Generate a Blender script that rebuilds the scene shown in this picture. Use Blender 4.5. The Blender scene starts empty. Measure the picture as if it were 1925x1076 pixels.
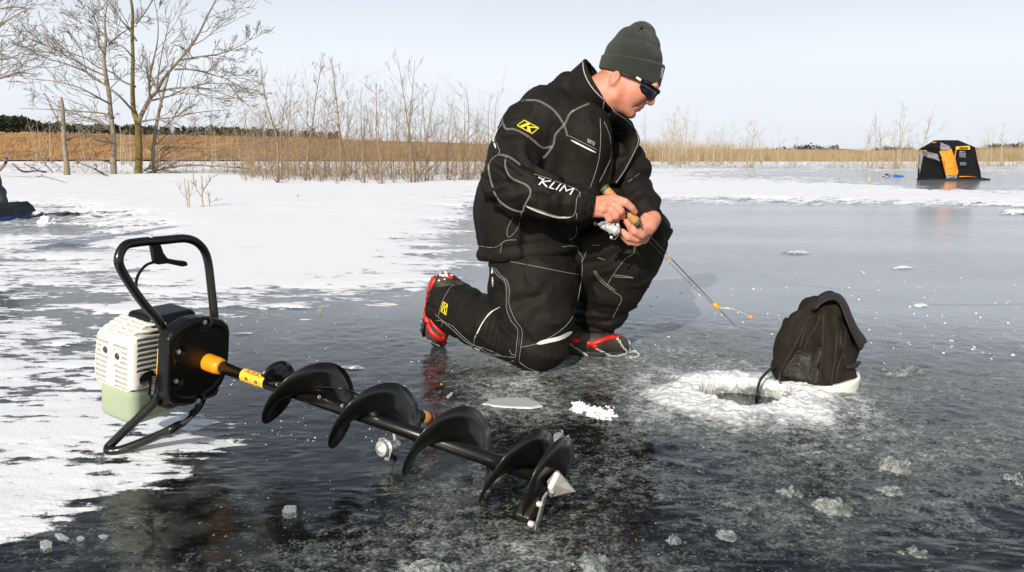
import bpy, math, random
import numpy as np
from mathutils import Vector, Matrix
from mathutils.bvhtree import BVHTree

# ------------------------------------------------------------------ camera, sky, sun, exposure
SC = bpy.context.scene
CAMH = 0.70
PITCH = math.atan(240 / 1500.0)
FPX = 1500.0
cam = bpy.data.cameras.new("camera"); cam.sensor_width = 36.0; cam.lens = FPX / 1925 * 36
cam.clip_start = 0.02; cam.clip_end = 3000
camo = bpy.data.objects.new("camera", cam); SC.collection.objects.link(camo)
camo.location = (0, 0, CAMH); camo.rotation_euler = (math.pi / 2 - PITCH, 0, 0)
SC.camera = camo

SUN_EL = math.radians(26); SUN_AZ = math.radians(200)      # compass style: 0 = +Y, clockwise
world = bpy.data.worlds.new("World"); SC.world = world; world.use_nodes = True
wn = world.node_tree; wn.nodes.clear()
sky = wn.nodes.new("ShaderNodeTexSky"); sky.sky_type = 'NISHITA'; sky.sun_disc = False
sky.sun_elevation = SUN_EL; sky.sun_rotation = SUN_AZ
sky.air_density = 1.0; sky.dust_density = 4.0; sky.ozone_density = 1.0
veil = wn.nodes.new("ShaderNodeMixRGB")                      # thin high cloud and haze over the blue, densest low down
veil.inputs[2].default_value = (8.75, 9.2, 9.95, 1)
wtc = wn.nodes.new("ShaderNodeTexCoord"); wsx = wn.nodes.new("ShaderNodeSeparateXYZ"); wn.links.new(wtc.outputs["Generated"], wsx.inputs[0])
wmr = wn.nodes.new("ShaderNodeMapRange"); wmr.inputs[1].default_value = 0.12; wmr.inputs[2].default_value = 0.42
wmr.inputs[3].default_value = 0.84; wmr.inputs[4].default_value = 0.12; wn.links.new(wsx.outputs[2], wmr.inputs[0])
wmp = wn.nodes.new("ShaderNodeMapping"); wmp.inputs["Scale"].default_value = (1, 1, 5); wn.links.new(wtc.outputs["Generated"], wmp.inputs["Vector"])
wno = wn.nodes.new("ShaderNodeTexNoise"); wno.inputs["Scale"].default_value = 1.6; wno.inputs["Detail"].default_value = 5; wn.links.new(wmp.outputs[0], wno.inputs["Vector"])
wad = wn.nodes.new("ShaderNodeMath"); wad.operation = 'MULTIPLY_ADD'; wad.inputs[1].default_value = 0.22; wn.links.new(wno.outputs["Fac"], wad.inputs[0])
wsb = wn.nodes.new("ShaderNodeMath"); wsb.operation = 'SUBTRACT'; wsb.inputs[1].default_value = 0.11; wsb.use_clamp = True
wn.links.new(wmr.outputs[0], wad.inputs[2]); wn.links.new(wad.outputs[0], wsb.inputs[0]); wn.links.new(wsb.outputs[0], veil.inputs[0])
wn.links.new(sky.outputs[0], veil.inputs[1])
bgn = wn.nodes.new("ShaderNodeBackground"); bgn.inputs[1].default_value = 0.075
wn.links.new(veil.outputs[0], bgn.inputs[0])
wo = wn.nodes.new("ShaderNodeOutputWorld"); wn.links.new(bgn.outputs[0], wo.inputs[0])
sl = bpy.data.lights.new("sun", 'SUN'); sl.energy = 3.0; sl.angle = math.radians(0.5); sl.color = (1, 0.93, 0.82)
so = bpy.data.objects.new("sun", sl); SC.collection.objects.link(so)
sd = Vector((math.sin(SUN_AZ) * math.cos(SUN_EL), math.cos(SUN_AZ) * math.cos(SUN_EL), math.sin(SUN_EL)))
so.rotation_euler = (-sd).to_track_quat('-Z', 'Y').to_euler(); so.location = sd * 50
SC.view_settings.view_transform = 'Standard'; SC.view_settings.look = 'None'
SC.view_settings.exposure = 0.55; SC.view_settings.gamma = 1.0
SC.cycles.max_bounces = 8; SC.cycles.diffuse_bounces = 3; SC.cycles.glossy_bounces = 3
SC.cycles.transmission_bounces = 5; SC.cycles.use_denoising = True

# ------------------------------------------------------------------ projection helpers (photo pixels -> metres)
CAM = np.array([0, 0, CAMH]); FW = np.array([0, math.cos(PITCH), -math.sin(PITCH)]); UP = np.array([0, math.sin(PITCH), math.cos(PITCH)])
K = CAMH / 0.77
def ray(px, py):
    return np.array([(px - 962.5) / FPX, 0, 0]) + UP * ((538 - py) / FPX) + FW
def P(px, py, Y):                      # on the pixel's ray, at depth Y
    d = ray(px, py); return CAM + d * (Y * K / d[1])
def G(px, py, z=0.0):                  # on the pixel's ray, at height z
    d = ray(px, py); return CAM + d * ((z - CAMH) / d[2])
def mpp(p):                            # metres per pixel there
    return float(np.dot(np.asarray(p) - CAM, FW)) / FPX
def proj(V):
    V = np.asarray(V) - CAM; z = V @ FW; z = np.where(np.abs(z) < 1e-6, 1e-6, z)
    return 962.5 + FPX * V[..., 0] / z, 538 - FPX * (V @ UP) / z, z
def nrm(v):
    v = np.asarray(v, float); return v / np.linalg.norm(v)

# ------------------------------------------------------------------ noise
def _h(i, j, k, s):
    n = (i.astype(np.int64) * 73856093) ^ (j.astype(np.int64) * 19349663) ^ (k.astype(np.int64) * 83492791) ^ (s * 2654435)
    n = (n ^ (n >> 13)) * 1274126177 & 0x7fffffff
    n = (n ^ (n >> 16)) * 668265263 & 0x7fffffff
    return ((n ^ (n >> 15)) & 0xffff) / 32767.5 - 1
def vn(X, s=0):
    X = np.asarray(X, float); b = np.floor(X).astype(np.int64); f = X - b; f = f * f * (3 - 2 * f)
    r = 0
    for a in (0, 1):
        wa = f[..., 0] if a else 1 - f[..., 0]
        for c in (0, 1):
            wc = f[..., 1] if c else 1 - f[..., 1]
            for e in (0, 1):
                we = f[..., 2] if e else 1 - f[..., 2]
                r = r + wa * wc * we * _h(b[..., 0] + a, b[..., 1] + c, b[..., 2] + e, s)
    return r
def fbm(X, s=0, o=4):
    r = 0; a = 1; X = np.asarray(X, float)
    for i in range(o):
        r = r + a * vn(X * 2 ** i + 17.3 * i, s + i); a *= .5
    return r / 1.6

# ------------------------------------------------------------------ signed distance modelling
def rc(X, a, b, r1, r2):
    a = np.asarray(a); ab = np.asarray(b) - a; t = np.clip(((X - a) @ ab) / max(ab @ ab, 1e-12), 0, 1)
    return np.linalg.norm(X - a - t[:, None] * ab, axis=1) - (r1 + (r2 - r1) * t)
def chain(X, pts, k=0):
    d = None
    for (a, ra), (b, rb) in zip(pts[:-1], pts[1:]):
        e = rc(X, a, b, ra, rb); d = e if d is None else smin(d, e, k)
    return d
def ell(X, c, r, R=None):
    q = X - np.asarray(c)
    if R is not None: q = q @ np.asarray(R).T
    r = np.asarray(r, float); k1 = np.linalg.norm(q / r, axis=1); k2 = np.linalg.norm(q / (r * r), axis=1)
    return k1 * (k1 - 1) / np.maximum(k2, 1e-9)
def box(X, c, hs, R=None, r=0.0):
    q = X - np.asarray(c)
    if R is not None: q = q @ np.asarray(R).T
    q = np.abs(q) - (np.asarray(hs, float) - r)
    return np.linalg.norm(np.maximum(q, 0), axis=1) + np.minimum(q.max(axis=1), 0) - r
def eloft(X, st, sd_, fd_):            # stations: (centre, half width along sd, half width along fd)
    d = None
    for (a, sa, fa), (b, sb, fb) in zip(st[:-1], st[1:]):
        a = np.asarray(a); ab = np.asarray(b) - a; L2 = ab @ ab
        t = ((X - a) @ ab) / L2; tc = np.clip(t, 0, 1)
        q = X - a - tc[:, None] * ab; ws = sa + (sb - sa) * tc; wf = fa + (fb - fa) * tc
        x = q @ sd_; y = q @ fd_; ax = nrm(np.cross(sd_, fd_)); z = q @ ax
        m = np.minimum(ws, wf)
        e = (np.sqrt((x / ws) ** 2 + (y / wf) ** 2 + (z / m) ** 2) - 1) * m
        d = e if d is None else np.minimum(d, e)
    return d
def smin(a, b, k):
    if k <= 0: return np.minimum(a, b)
    h = np.clip(.5 + .5 * (b - a) / k, 0, 1); return b + (a - b) * h - k * h * (1 - h)
def smax(a, b, k): return -smin(-a, -b, k)
def poly2(q, pl):                      # 2D polygon signed distance
    pl = np.asarray(pl); n = len(pl); d = np.full(len(q), 1e9); s = np.ones(len(q))
    for i in range(n):
        a = pl[i]; b = pl[i - 1]; e = b - a; w = q - a
        t = np.clip((w @ e) / (e @ e), 0, 1); d = np.minimum(d, ((w - t[:, None] * e) ** 2).sum(1))
        c1 = q[:, 1] >= a[1]; c2 = q[:, 1] < b[1]; c3 = e[0] * w[:, 1] > e[1] * w[:, 0]
        s = np.where((c1 & c2 & c3) | (~c1 & ~c2 & ~c3), -s, s)
    return s * np.sqrt(d)

def surf(f, lo, hi, h, polish=1, lip=1.6):
    """naive surface nets on a narrow band around f = 0"""
    lo = np.asarray(lo, float); hi = np.asarray(hi, float); B = 6
    nb = np.ceil((hi - lo) / (h * B)).astype(int) + 1
    gi = np.stack(np.meshgrid(*[np.arange(n) for n in nb], indexing='ij'), -1).reshape(-1, 3)
    cen = lo + (gi * B + B / 2) * h
    fc = f(cen); act = np.abs(fc) < lip * h * B * .95
    N = nb * B + 1; V = np.empty(N, np.float32)
    Vb = np.repeat(np.repeat(np.repeat(fc.reshape(nb), B, 0), B, 1), B, 2); V[:-1, :-1, :-1] = Vb
    V[-1] = 1; V[:, -1] = 1; V[:, :, -1] = 1
    off = np.stack(np.meshgrid(*[np.arange(B + 1)] * 3, indexing='ij'), -1).reshape(-1, 3)
    A = gi[act]
    for c in range(0, len(A), 1200):
        idx = (A[c:c + 1200, None, :] * B + off[None]).reshape(-1, 3)
        V[idx[:, 0], idx[:, 1], idx[:, 2]] = f(lo + idx * h)
    V[0] = np.maximum(V[0], 1e-4); V[:, 0] = np.maximum(V[:, 0], 1e-4); V[:, :, 0] = np.maximum(V[:, :, 0], 1e-4)
    S = V < 0
    cnt = sum(S[a:N[0] - 1 + a, b:N[1] - 1 + b, c:N[2] - 1 + c].astype(np.int8) for a in (0, 1) for b in (0, 1) for c in (0, 1))
    cells = np.argwhere((cnt > 0) & (cnt < 8))
    vid = np.full(N - 1, -1, np.int64); vid[tuple(cells.T)] = np.arange(len(cells))
    acc = np.zeros((len(cells), 3)); num = np.zeros(len(cells))
    cor = [(a, b, c) for a in (0, 1) for b in (0, 1) for c in (0, 1)]
    for p in cor:
        for ax in range(3):
            if p[ax]: continue
            q = list(p); q[ax] = 1
            v0 = V[tuple((cells + p).T)]; v1 = V[tuple((cells + q).T)]
            m = (v0 < 0) != (v1 < 0); t = np.where(m, v0 / np.where(m, v0 - v1, 1), 0)
            pt = np.array(p, float)[None] + 0 * acc; pt[:, ax] = t
            acc += np.where(m[:, None], pt, 0); num += m
    verts = lo + (cells + acc / num[:, None]) * h
    if polish:
        e = h * .5
        for _ in range(polish):
            v = f(verts); g = np.stack([f(verts + np.eye(3)[i] * e) - f(verts - np.eye(3)[i] * e) for i in range(3)], 1) / (2 * e)
            g2 = np.maximum((g ** 2).sum(1), .2); st = np.clip(v / g2, -h, h); verts = verts - g * st[:, None]
    quads = []
    for ax in range(3):
        b, c = (ax + 1) % 3, (ax + 2) % 3
        sl0 = [slice(1, N[i] - 1) for i in range(3)]; sl0[ax] = slice(0, N[ax] - 1)
        sl1 = list(sl0); sl1[ax] = slice(1, N[ax])
        s0 = S[tuple(sl0)]; s1 = S[tuple(sl1)]
        e = np.argwhere(s0 != s1); base = e.copy()
        for i in range(3):
            if i != ax: base[:, i] += 1
        fl = s0[tuple(e.T)]
        def cell(db, dc):
            k = base.copy(); k[:, b] += db; k[:, c] += dc; return vid[tuple(k.T)]
        q = np.stack([cell(-1, -1), cell(0, -1), cell(0, 0), cell(-1, 0)], 1)
        q = np.where(fl[:, None], q, q[:, ::-1]); quads.append(q)
    quads = np.concatenate(quads); quads = quads[(quads >= 0).all(1)]
    return verts, quads

# ------------------------------------------------------------------ mesh + object helpers
COL = SC.collection
def mesh(name, v, f, m=None, smooth=True, attrs=None):
    me = bpy.data.meshes.new(name)
    v = np.asarray(v, float).reshape(-1, 3)
    if isinstance(f, np.ndarray) and f.ndim == 2:
        k = f.shape[1]; me.vertices.add(len(v)); me.vertices.foreach_set("co", v.ravel())
        me.loops.add(f.size); me.loops.foreach_set("vertex_index", f.ravel().astype(np.int32))
        me.polygons.add(len(f)); me.polygons.foreach_set("loop_start", np.arange(0, f.size, k, dtype=np.int32))
        me.update(calc_edges=True); me.validate()
    else:
        me.from_pydata([tuple(x) for x in v], [], [tuple(int(i) for i in q) for q in f]); me.update()
    if smooth: me.polygons.foreach_set("use_smooth", np.ones(len(me.polygons), bool))
    if attrs:
        for n, a in attrs.items():
            at = me.attributes.new(n, 'FLOAT', 'POINT'); at.data.foreach_set("value", np.asarray(a, np.float32))
    if m: me.materials.append(m)
    return me
def tag(o, label=None, cat=None, group=None, kind=None):
    if label: o["label"] = label
    if cat: o["category"] = cat
    if group: o["group"] = group
    if kind: o["kind"] = kind
    return o
def rootloc(o):
    l = np.zeros(3)
    while o is not None: l = l + np.array(o.location); o = o.parent
    return l
def empty(name, loc, label, cat, group=None, rz=0):
    o = bpy.data.objects.new(name, None); COL.objects.link(o); o.location = tuple(loc); o.rotation_euler = (0, 0, rz)
    o.empty_display_size = .1
    return tag(o, label, cat, group)
def add(name, vf, m, parent=None, smooth=True, loc=None, attrs=None):
    """link ONE mesh object; vertices are given in world space"""
    v, f = vf; v = np.asarray(v, float).reshape(-1, 3)
    L = rootloc(parent) if parent is not None else (np.asarray(loc, float) if loc is not None else np.zeros(3))
    o = bpy.data.objects.new(name, mesh(name, v - L, f, m, smooth, attrs)); COL.objects.link(o)
    if parent is not None: o.parent = parent
    else: o.location = tuple(L)
    return o
def merge(parts):
    V = []; F = []; n = 0
    for v, f in parts:
        v = np.asarray(v, float).reshape(-1, 3); V.append(v); F += [tuple(int(i) + n for i in q) for q in f]; n += len(v)
    return (np.concatenate(V) if V else np.zeros((0, 3))), F
def tube(pts, r, n=8, cap=True, closed=False):
    pts = np.asarray(pts, float); m = len(pts); r = np.full(m, r) if np.isscalar(r) else np.asarray(r, float)
    T = np.gradient(pts, axis=0) if not closed else np.roll(pts, -1, 0) - np.roll(pts, 1, 0)
    T /= np.maximum(np.linalg.norm(T, axis=1), 1e-9)[:, None]
    u = np.cross(T[0], [0, 0, 1.0]);
    if np.linalg.norm(u) < .1: u = np.cross(T[0], [1.0, 0, 0])
    u = nrm(u); V = []; an = np.arange(n) * 2 * np.pi / n
    for i in range(m):
        u = u - T[i] * (u @ T[i]); u = nrm(u); w = np.cross(T[i], u)
        V.append(pts[i] + r[i] * (np.cos(an)[:, None] * u + np.sin(an)[:, None] * w))
    F = []
    for i in range(m if closed else m - 1):
        j = (i + 1) % m
        for k in range(n): F.append((i * n + k, i * n + (k + 1) % n, j * n + (k + 1) % n, j * n + k))
    if cap and not closed: F.append(tuple(range(n - 1, -1, -1))); F.append(tuple((m - 1) * n + k for k in range(n)))
    return np.concatenate(V), F
def smoothpts(pts, n=6, closed=False):    # Catmull-Rom
    p = np.asarray(pts, float); out = []
    m = len(p); idx = range(m if closed else m - 1)
    for i in idx:
        g = (lambda k: p[k % m]) if closed else (lambda k: p[min(max(k, 0), m - 1)])
        a, b, c, d = g(i - 1), g(i), g(i + 1), g(i + 2)
        for t in np.arange(n) / n:
            out.append(.5 * (2 * b + (c - a) * t + (2 * a - 5 * b + 4 * c - d) * t * t + (3 * b - a - 3 * c + d) * t ** 3))
    if not closed: out.append(p[-1])
    return np.array(out)
def disc_lathe(c, ax, prof, n=24):        # profile: (distance along ax, radius)
    ax = nrm(ax); u = np.cross(ax, [0, 0, 1.0]); u = nrm(u) if np.linalg.norm(u) > .05 else np.array([1.0, 0, 0]); w = np.cross(ax, u)
    an = np.arange(n) * 2 * np.pi / n; V = []; F = []
    for s, r in prof: V.append(np.asarray(c) + ax * s + max(r, 1e-5) * (np.cos(an)[:, None] * u + np.sin(an)[:, None] * w))
    for i in range(len(prof) - 1):
        for k in range(n): F.append((i * n + k, i * n + (k + 1) % n, (i + 1) * n + (k + 1) % n, (i + 1) * n + k))
    return np.concatenate(V), F
def boxm(c, hs, R=None):
    c = np.asarray(c); R = np.eye(3) if R is None else np.asarray(R)
    V = [c + R.T @ (np.array([x, y, z]) * hs) for x in (-1, 1) for y in (-1, 1) for z in (-1, 1)]
    return V, [(0, 1, 3, 2), (4, 6, 7, 5), (0, 4, 5, 1), (2, 3, 7, 6), (0, 2, 6, 4), (1, 5, 7, 3)]
def bevel(o, w, seg=2):
    b = o.modifiers.new("bevel", 'BEVEL'); b.width = w; b.segments = seg; b.limit_method = 'ANGLE'; return o
def text2d(s, bold=0.0):
    cu = bpy.data.curves.new("lettering", 'FONT'); cu.body = s; cu.offset = bold; cu.resolution_u = 3
    o = bpy.data.objects.new("lettering", cu); COL.objects.link(o)
    dg = bpy.context.evaluated_depsgraph_get(); me = o.evaluated_get(dg).to_mesh()
    v = np.array([x.co[:2] for x in me.vertices]); f = [tuple(p.vertices) for p in me.polygons]
    o.evaluated_get(dg).to_mesh_clear(); bpy.data.objects.remove(o); bpy.data.curves.remove(cu)
    v -= v.min(0); v /= v.max(0); return v, f          # into the unit square
def bvh(vf): return BVHTree.FromPolygons([tuple(x) for x in vf[0]], [tuple(int(i) for i in q) for q in vf[1]])
def onto(tree, px, py, lift=.0012, default=None):
    d = ray(px, py); h = tree.ray_cast(Vector(CAM), Vector(d).normalized())
    if h[0] is None: return default
    n = np.array(h[1]); n = n if n @ d < 0 else -n
    return np.array(h[0]) + n * lift
def stitch(tree, pl, r=.00055, lift=.0006, n=5, double=0):
    out = []
    offs = (-double, double) if double else (0,)
    sp = smoothpts(np.asarray(pl, float), n)
    tg = np.gradient(sp, axis=0); nn = np.stack([-tg[:, 1], tg[:, 0]], 1); nn /= np.maximum(np.linalg.norm(nn, axis=1), 1e-6)[:, None]
    for o in offs:
        run = []
        for p in sp + nn * o:
            q = onto(tree, p[0], p[1], lift)
            if q is None or (run and np.linalg.norm(q - run[-1]) > .05):
                if len(run) > 2: out.append(tube(run, r, 5))
                run = [] if q is None else [q]
            else: run.append(q)
        if len(run) > 2: out.append(tube(run, r, 5))
    return out
def patch(tree, poly, lift=.0016, div=1):
    """flat badge polygon laid on a surface (polygon in photo pixels, fan from its centre)"""
    p = np.asarray(poly, float); c = p.mean(0); V = []; F = []
    n = len(p); rings = 1 + div
    for k in range(1, rings + 1): V += [c + (q - c) * k / rings for q in p]
    V.append(c); ci = len(V) - 1
    for i in range(n): F.append((ci, i, (i + 1) % n))
    for k in range(rings - 1):
        for i in range(n): F.append((k * n + i, (k + 1) * n + i, (k + 1) * n + (i + 1) % n, k * n + (i + 1) % n))
    W = []; last = None
    for q in V:
        x = onto(tree, q[0], q[1], lift, last); last = x if x is not None else last; W.append(x if x is not None else np.zeros(3))
    return np.array(W), F

# ------------------------------------------------------------------ materials
MATS = {}
def mat(name, col, rough=.6, metal=0, noise=None, bump=None, spec=.5, sheen=0, trans=0, coat=0, sss=0):
    """noise=(scale, second colour, detail, sharpness)  bump=(scale, strength, distance)"""
    m = bpy.data.materials.new(name); m.use_nodes = True; nt = m.node_tree; b = nt.nodes["Principled BSDF"]
    b.inputs["Base Color"].default_value = (*col, 1); b.inputs["Roughness"].default_value = rough
    b.inputs["Metallic"].default_value = metal; b.inputs["Specular IOR Level"].default_value = spec
    if sheen: b.inputs["Sheen Weight"].default_value = sheen; b.inputs["Sheen Roughness"].default_value = .5
    if trans: b.inputs["Transmission Weight"].default_value = trans; b.inputs["IOR"].default_value = 1.31
    if coat: b.inputs["Coat Weight"].default_value = coat; b.inputs["Coat Roughness"].default_value = .08
    if sss: b.inputs["Subsurface Weight"].default_value = sss; b.inputs["Subsurface Radius"].default_value = (.01, .004, .002); b.inputs["Subsurface Scale"].default_value = 1
    tc = nt.nodes.new("ShaderNodeTexCoord")
    if noise:
        n = nt.nodes.new("ShaderNodeTexNoise"); n.inputs["Scale"].default_value = noise[0]; n.inputs["Detail"].default_value = noise[2] if len(noise) > 2 else 4
        nt.links.new(tc.outputs["Object"], n.inputs["Vector"])
        r = nt.nodes.new("ShaderNodeValToRGB"); w = noise[3] if len(noise) > 3 else .2
        r.color_ramp.elements[0].position = .5 - w; r.color_ramp.elements[1].position = .5 + w
        r.color_ramp.elements[0].color = (*col, 1); r.color_ramp.elements[1].color = (*noise[1], 1)
        nt.links.new(n.outputs["Fac"], r.inputs[0]); nt.links.new(r.outputs[0], b.inputs["Base Color"])
    if bump:
        n = nt.nodes.new("ShaderNodeTexNoise"); n.inputs["Scale"].default_value = bump[0]; n.inputs["Detail"].default_value = 5
        nt.links.new(tc.outputs["Object"], n.inputs["Vector"])
        bp = nt.nodes.new("ShaderNodeBump"); bp.inputs["Strength"].default_value = bump[1]; bp.inputs["Distance"].default_value = bump[2]
        nt.links.new(n.outputs["Fac"], bp.inputs["Height"]); nt.links.new(bp.outputs[0], b.inputs["Normal"])
    MATS[name] = m; return m
M_black_paint = mat("black_gloss_paint", (.004, .004, .004), .24, noise=(30, (.010, .009, .008), 5, .3), bump=(220, .06, .001), coat=.15, spec=.4)
M_black_plastic = mat("black_plastic", (.005, .005, .005), .36, spec=.32, bump=(300, .1, .001))
M_rubber = mat("black_rubber", (.012, .012, .012), .6, bump=(200, .2, .002))
M_white_plastic = mat("warm_white_plastic", (.77, .76, .70), .4, noise=(18, (.66, .64, .56), 5, .3), bump=(120, .06, .001))
M_dark_inside = mat("dark_engine_metal", (.03, .022, .016), .6, noise=(60, (.07, .045, .03)))
M_tank = mat("greenish_fuel_tank_plastic", (.40, .47, .33), .35, noise=(9, (.33, .40, .27)), trans=.15)
M_yellow = mat("yellow_plastic", (.80, .33, .01), .35, noise=(40, (.75, .28, .01)))
M_label_yellow = mat("yellow_label", (.85, .55, .03), .4, noise=(120, (.75, .5, .05)))
M_label_red = mat("red_print", (.55, .02, .015), .5)
M_steel = mat("bare_steel", (.60, .58, .53), .34, .55, noise=(60, (.40, .37, .31), 5, .2), bump=(150, .3, .001))
M_chrome = mat("polished_silver", (.80, .80, .77), .30, .45, noise=(60, (.6, .6, .58)), bump=(80, .05, .001))
M_silver = mat("silver_painted_metal", (.58, .58, .55), .35, .35, noise=(90, (.30, .30, .28)))
M_white_paint = mat("white_paint", (.8, .79, .75), .45, noise=(60, (.7, .68, .62)), bump=(60, .2, .002))
M_cork = mat("cork", (.50, .28, .09), .7, noise=(260, (.36, .18, .05), 5, .15))
M_greencap = mat("dark_olive_rubber", (.075, .08, .05), .6)
M_red = mat("red_rubber", (.55, .018, .012), .42, noise=(40, (.48, .014, .01)), bump=(100, .1, .001))
M_jacket = mat("black_nylon_shell", (.0060, .0052, .0038), .72, noise=(9, (.0120, .0097, .0063), 6, .28), bump=(26, .42, .014), spec=.20)
M_knit = None
M_stitch = mat("white_thread", (.42, .42, .39), .8)
M_reflect = mat("silver_reflective_tape", (.75, .74, .70), .4, noise=(60, (.6, .6, .57)))
M_white_print = mat("white_print", (.8, .8, .78), .5)
M_yellow_print = mat("yellow_print", (.75, .62, .02), .5)
M_skin = mat("skin", (.64, .305, .22), .50, noise=(26, (.50, .165, .105), 7, .22), bump=(260, .45, .0014), sss=.06, spec=.35)
M_camo = mat("camouflage_boot_fabric", (.014, .015, .010), .7, noise=(25, (.05, .05, .032), 3, .06))
M_bag = mat("faded_brown_black_canvas", (.0105, .0080, .0056), .88, noise=(7, (.021, .015, .0098), 6, .25), bump=(60, .45, .006), spec=.25)
M_bag_dark = mat("faded_black_webbing", (.011, .010, .0085), .8, noise=(20, (.018, .016, .013)), bump=(120, .3, .003))
M_mesh = None
M_bark = mat("grey_brown_bark", (.17, .135, .095), .9, noise=(5, (.29, .24, .175), 6, .25), bump=(14, .8, .03))
M_twig = mat("tan_twigs", (.17, .125, .08), .85, noise=(3, (.26, .195, .125), 5, .25))
M_darktwig = mat("grey_twigs", (.14, .11, .078), .85, noise=(2, (.24, .195, .14), 5, .25))
M_olive = mat("olive_lichen_bark", (.19, .145, .022), .9, noise=(3, (.095, .07, .03), 6, .2), bump=(12, .8, .03))
M_pale_stem = mat("pale_straw_stems", (.50, .42, .28), .85, noise=(2, (.27, .20, .12), 5, .25))
M_birch = mat("bleached_stems", (.48, .42, .32), .85, noise=(1.5, (.32, .25, .16), 5, .25))
M_brush = mat("dry_brush_twigs", (.31, .22, .12), .9, noise=(.4, (.20, .13, .065), 5, .25))
M_pine = mat("dark_pine_needles", (.012, .018, .008), .8, noise=(.5, (.028, .034, .014), 5, .25))
M_water = mat("black_lake_water", (.006, .009, .009), .04, bump=(45, .5, .01))
M_orange_tent = mat("orange_fabric", (.75, .27, .015), .7, noise=(6, (.6, .2, .01)))
M_grey_tent = mat("grey_fabric", (.27, .27, .28), .75, noise=(4, (.2, .2, .21)), bump=(5, .3, .05))
M_black_tent = mat("black_tent_fabric", (.005, .005, .0055), .75, noise=(2, (.011, .010, .010), 5, .25), bump=(3, .5, .1), spec=.2)
M_window = mat("clear_vinyl_window", (.11, .13, .16), .2)
M_blue = mat("blue_paint", (.01, .13, .55), .4)
M_bluefab = mat("blue_fabric", (.006, .035, .17), .8, noise=(7, (.008, .010, .014), 5, .12), bump=(20, .4, .02))
M_blackfab = mat("black_fabric", (.012, .013, .015), .8, noise=(10, (.02, .024, .03)), bump=(20, .4, .02))

def snowmat():
    m = bpy.data.materials.new("packed_snow"); m.use_nodes = True; nt = m.node_tree; b = nt.nodes["Principled BSDF"]
    b.inputs["Base Color"].default_value = (.84, .86, .88, 1); b.inputs["Roughness"].default_value = .6
    b.inputs["Subsurface Weight"].default_value = .15; b.inputs["Subsurface Radius"].default_value = (.02, .02, .025)
    tc = nt.nodes.new("ShaderNodeTexCoord")
    n = nt.nodes.new("ShaderNodeTexNoise"); n.inputs["Scale"].default_value = 120; n.inputs["Detail"].default_value = 6
    bp = nt.nodes.new("ShaderNodeBump"); bp.inputs["Strength"].default_value = .7; bp.inputs["Distance"].default_value = .006
    nt.links.new(tc.outputs["Object"], n.inputs["Vector"]); nt.links.new(n.outputs["Fac"], bp.inputs["Height"]); nt.links.new(bp.outputs[0], b.inputs["Normal"])
    return m
M_snow = snowmat()
M_ice = mat("clear_ice_lump", (.85, .90, .90), .06, trans=.95, bump=(90, .9, .01))
M_slushlump = mat("grey_granular_ice", (.62, .67, .66), .14, noise=(45, (.20, .235, .225), 7, .16), bump=(140, 1.0, .012), trans=.45)
M_crumb = mat("ice_crumbs", (.50, .54, .54), .10, trans=.8)

# ------------------------------------------------------------------ the lake: ice, snow crust and slush on one sheet
HOLE = G(1399, 744); HOLE_R = 0.134
def table(rows, cols, vals, px, py):
    rows = np.array(rows, float); cols = np.array(cols, float); V = np.array(vals, float)
    i = np.clip(np.searchsorted(rows, py) - 1, 0, len(rows) - 2); j = np.clip(np.searchsorted(cols, px) - 1, 0, len(cols) - 2)
    t = np.clip((py - rows[i]) / (rows[i + 1] - rows[i]), 0, 1); u = np.clip((px - cols[j]) / (cols[j + 1] - cols[j]), 0, 1)
    return (V[i, j] * (1 - t) + V[i + 1, j] * t) * (1 - u) + (V[i, j + 1] * (1 - t) + V[i + 1, j + 1] * t) * u
SN_C = [0, 120, 250, 400, 560, 700, 800, 900, 1000, 1220, 1400, 1600, 1760, 1925]
SN_R = [299, 306, 313, 320, 330, 342, 352, 366, 380, 392, 410, 440, 470, 500, 530, 565, 600, 640, 670, 700, 740, 790, 850, 880, 910, 950, 990, 1030, 1076]
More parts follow.
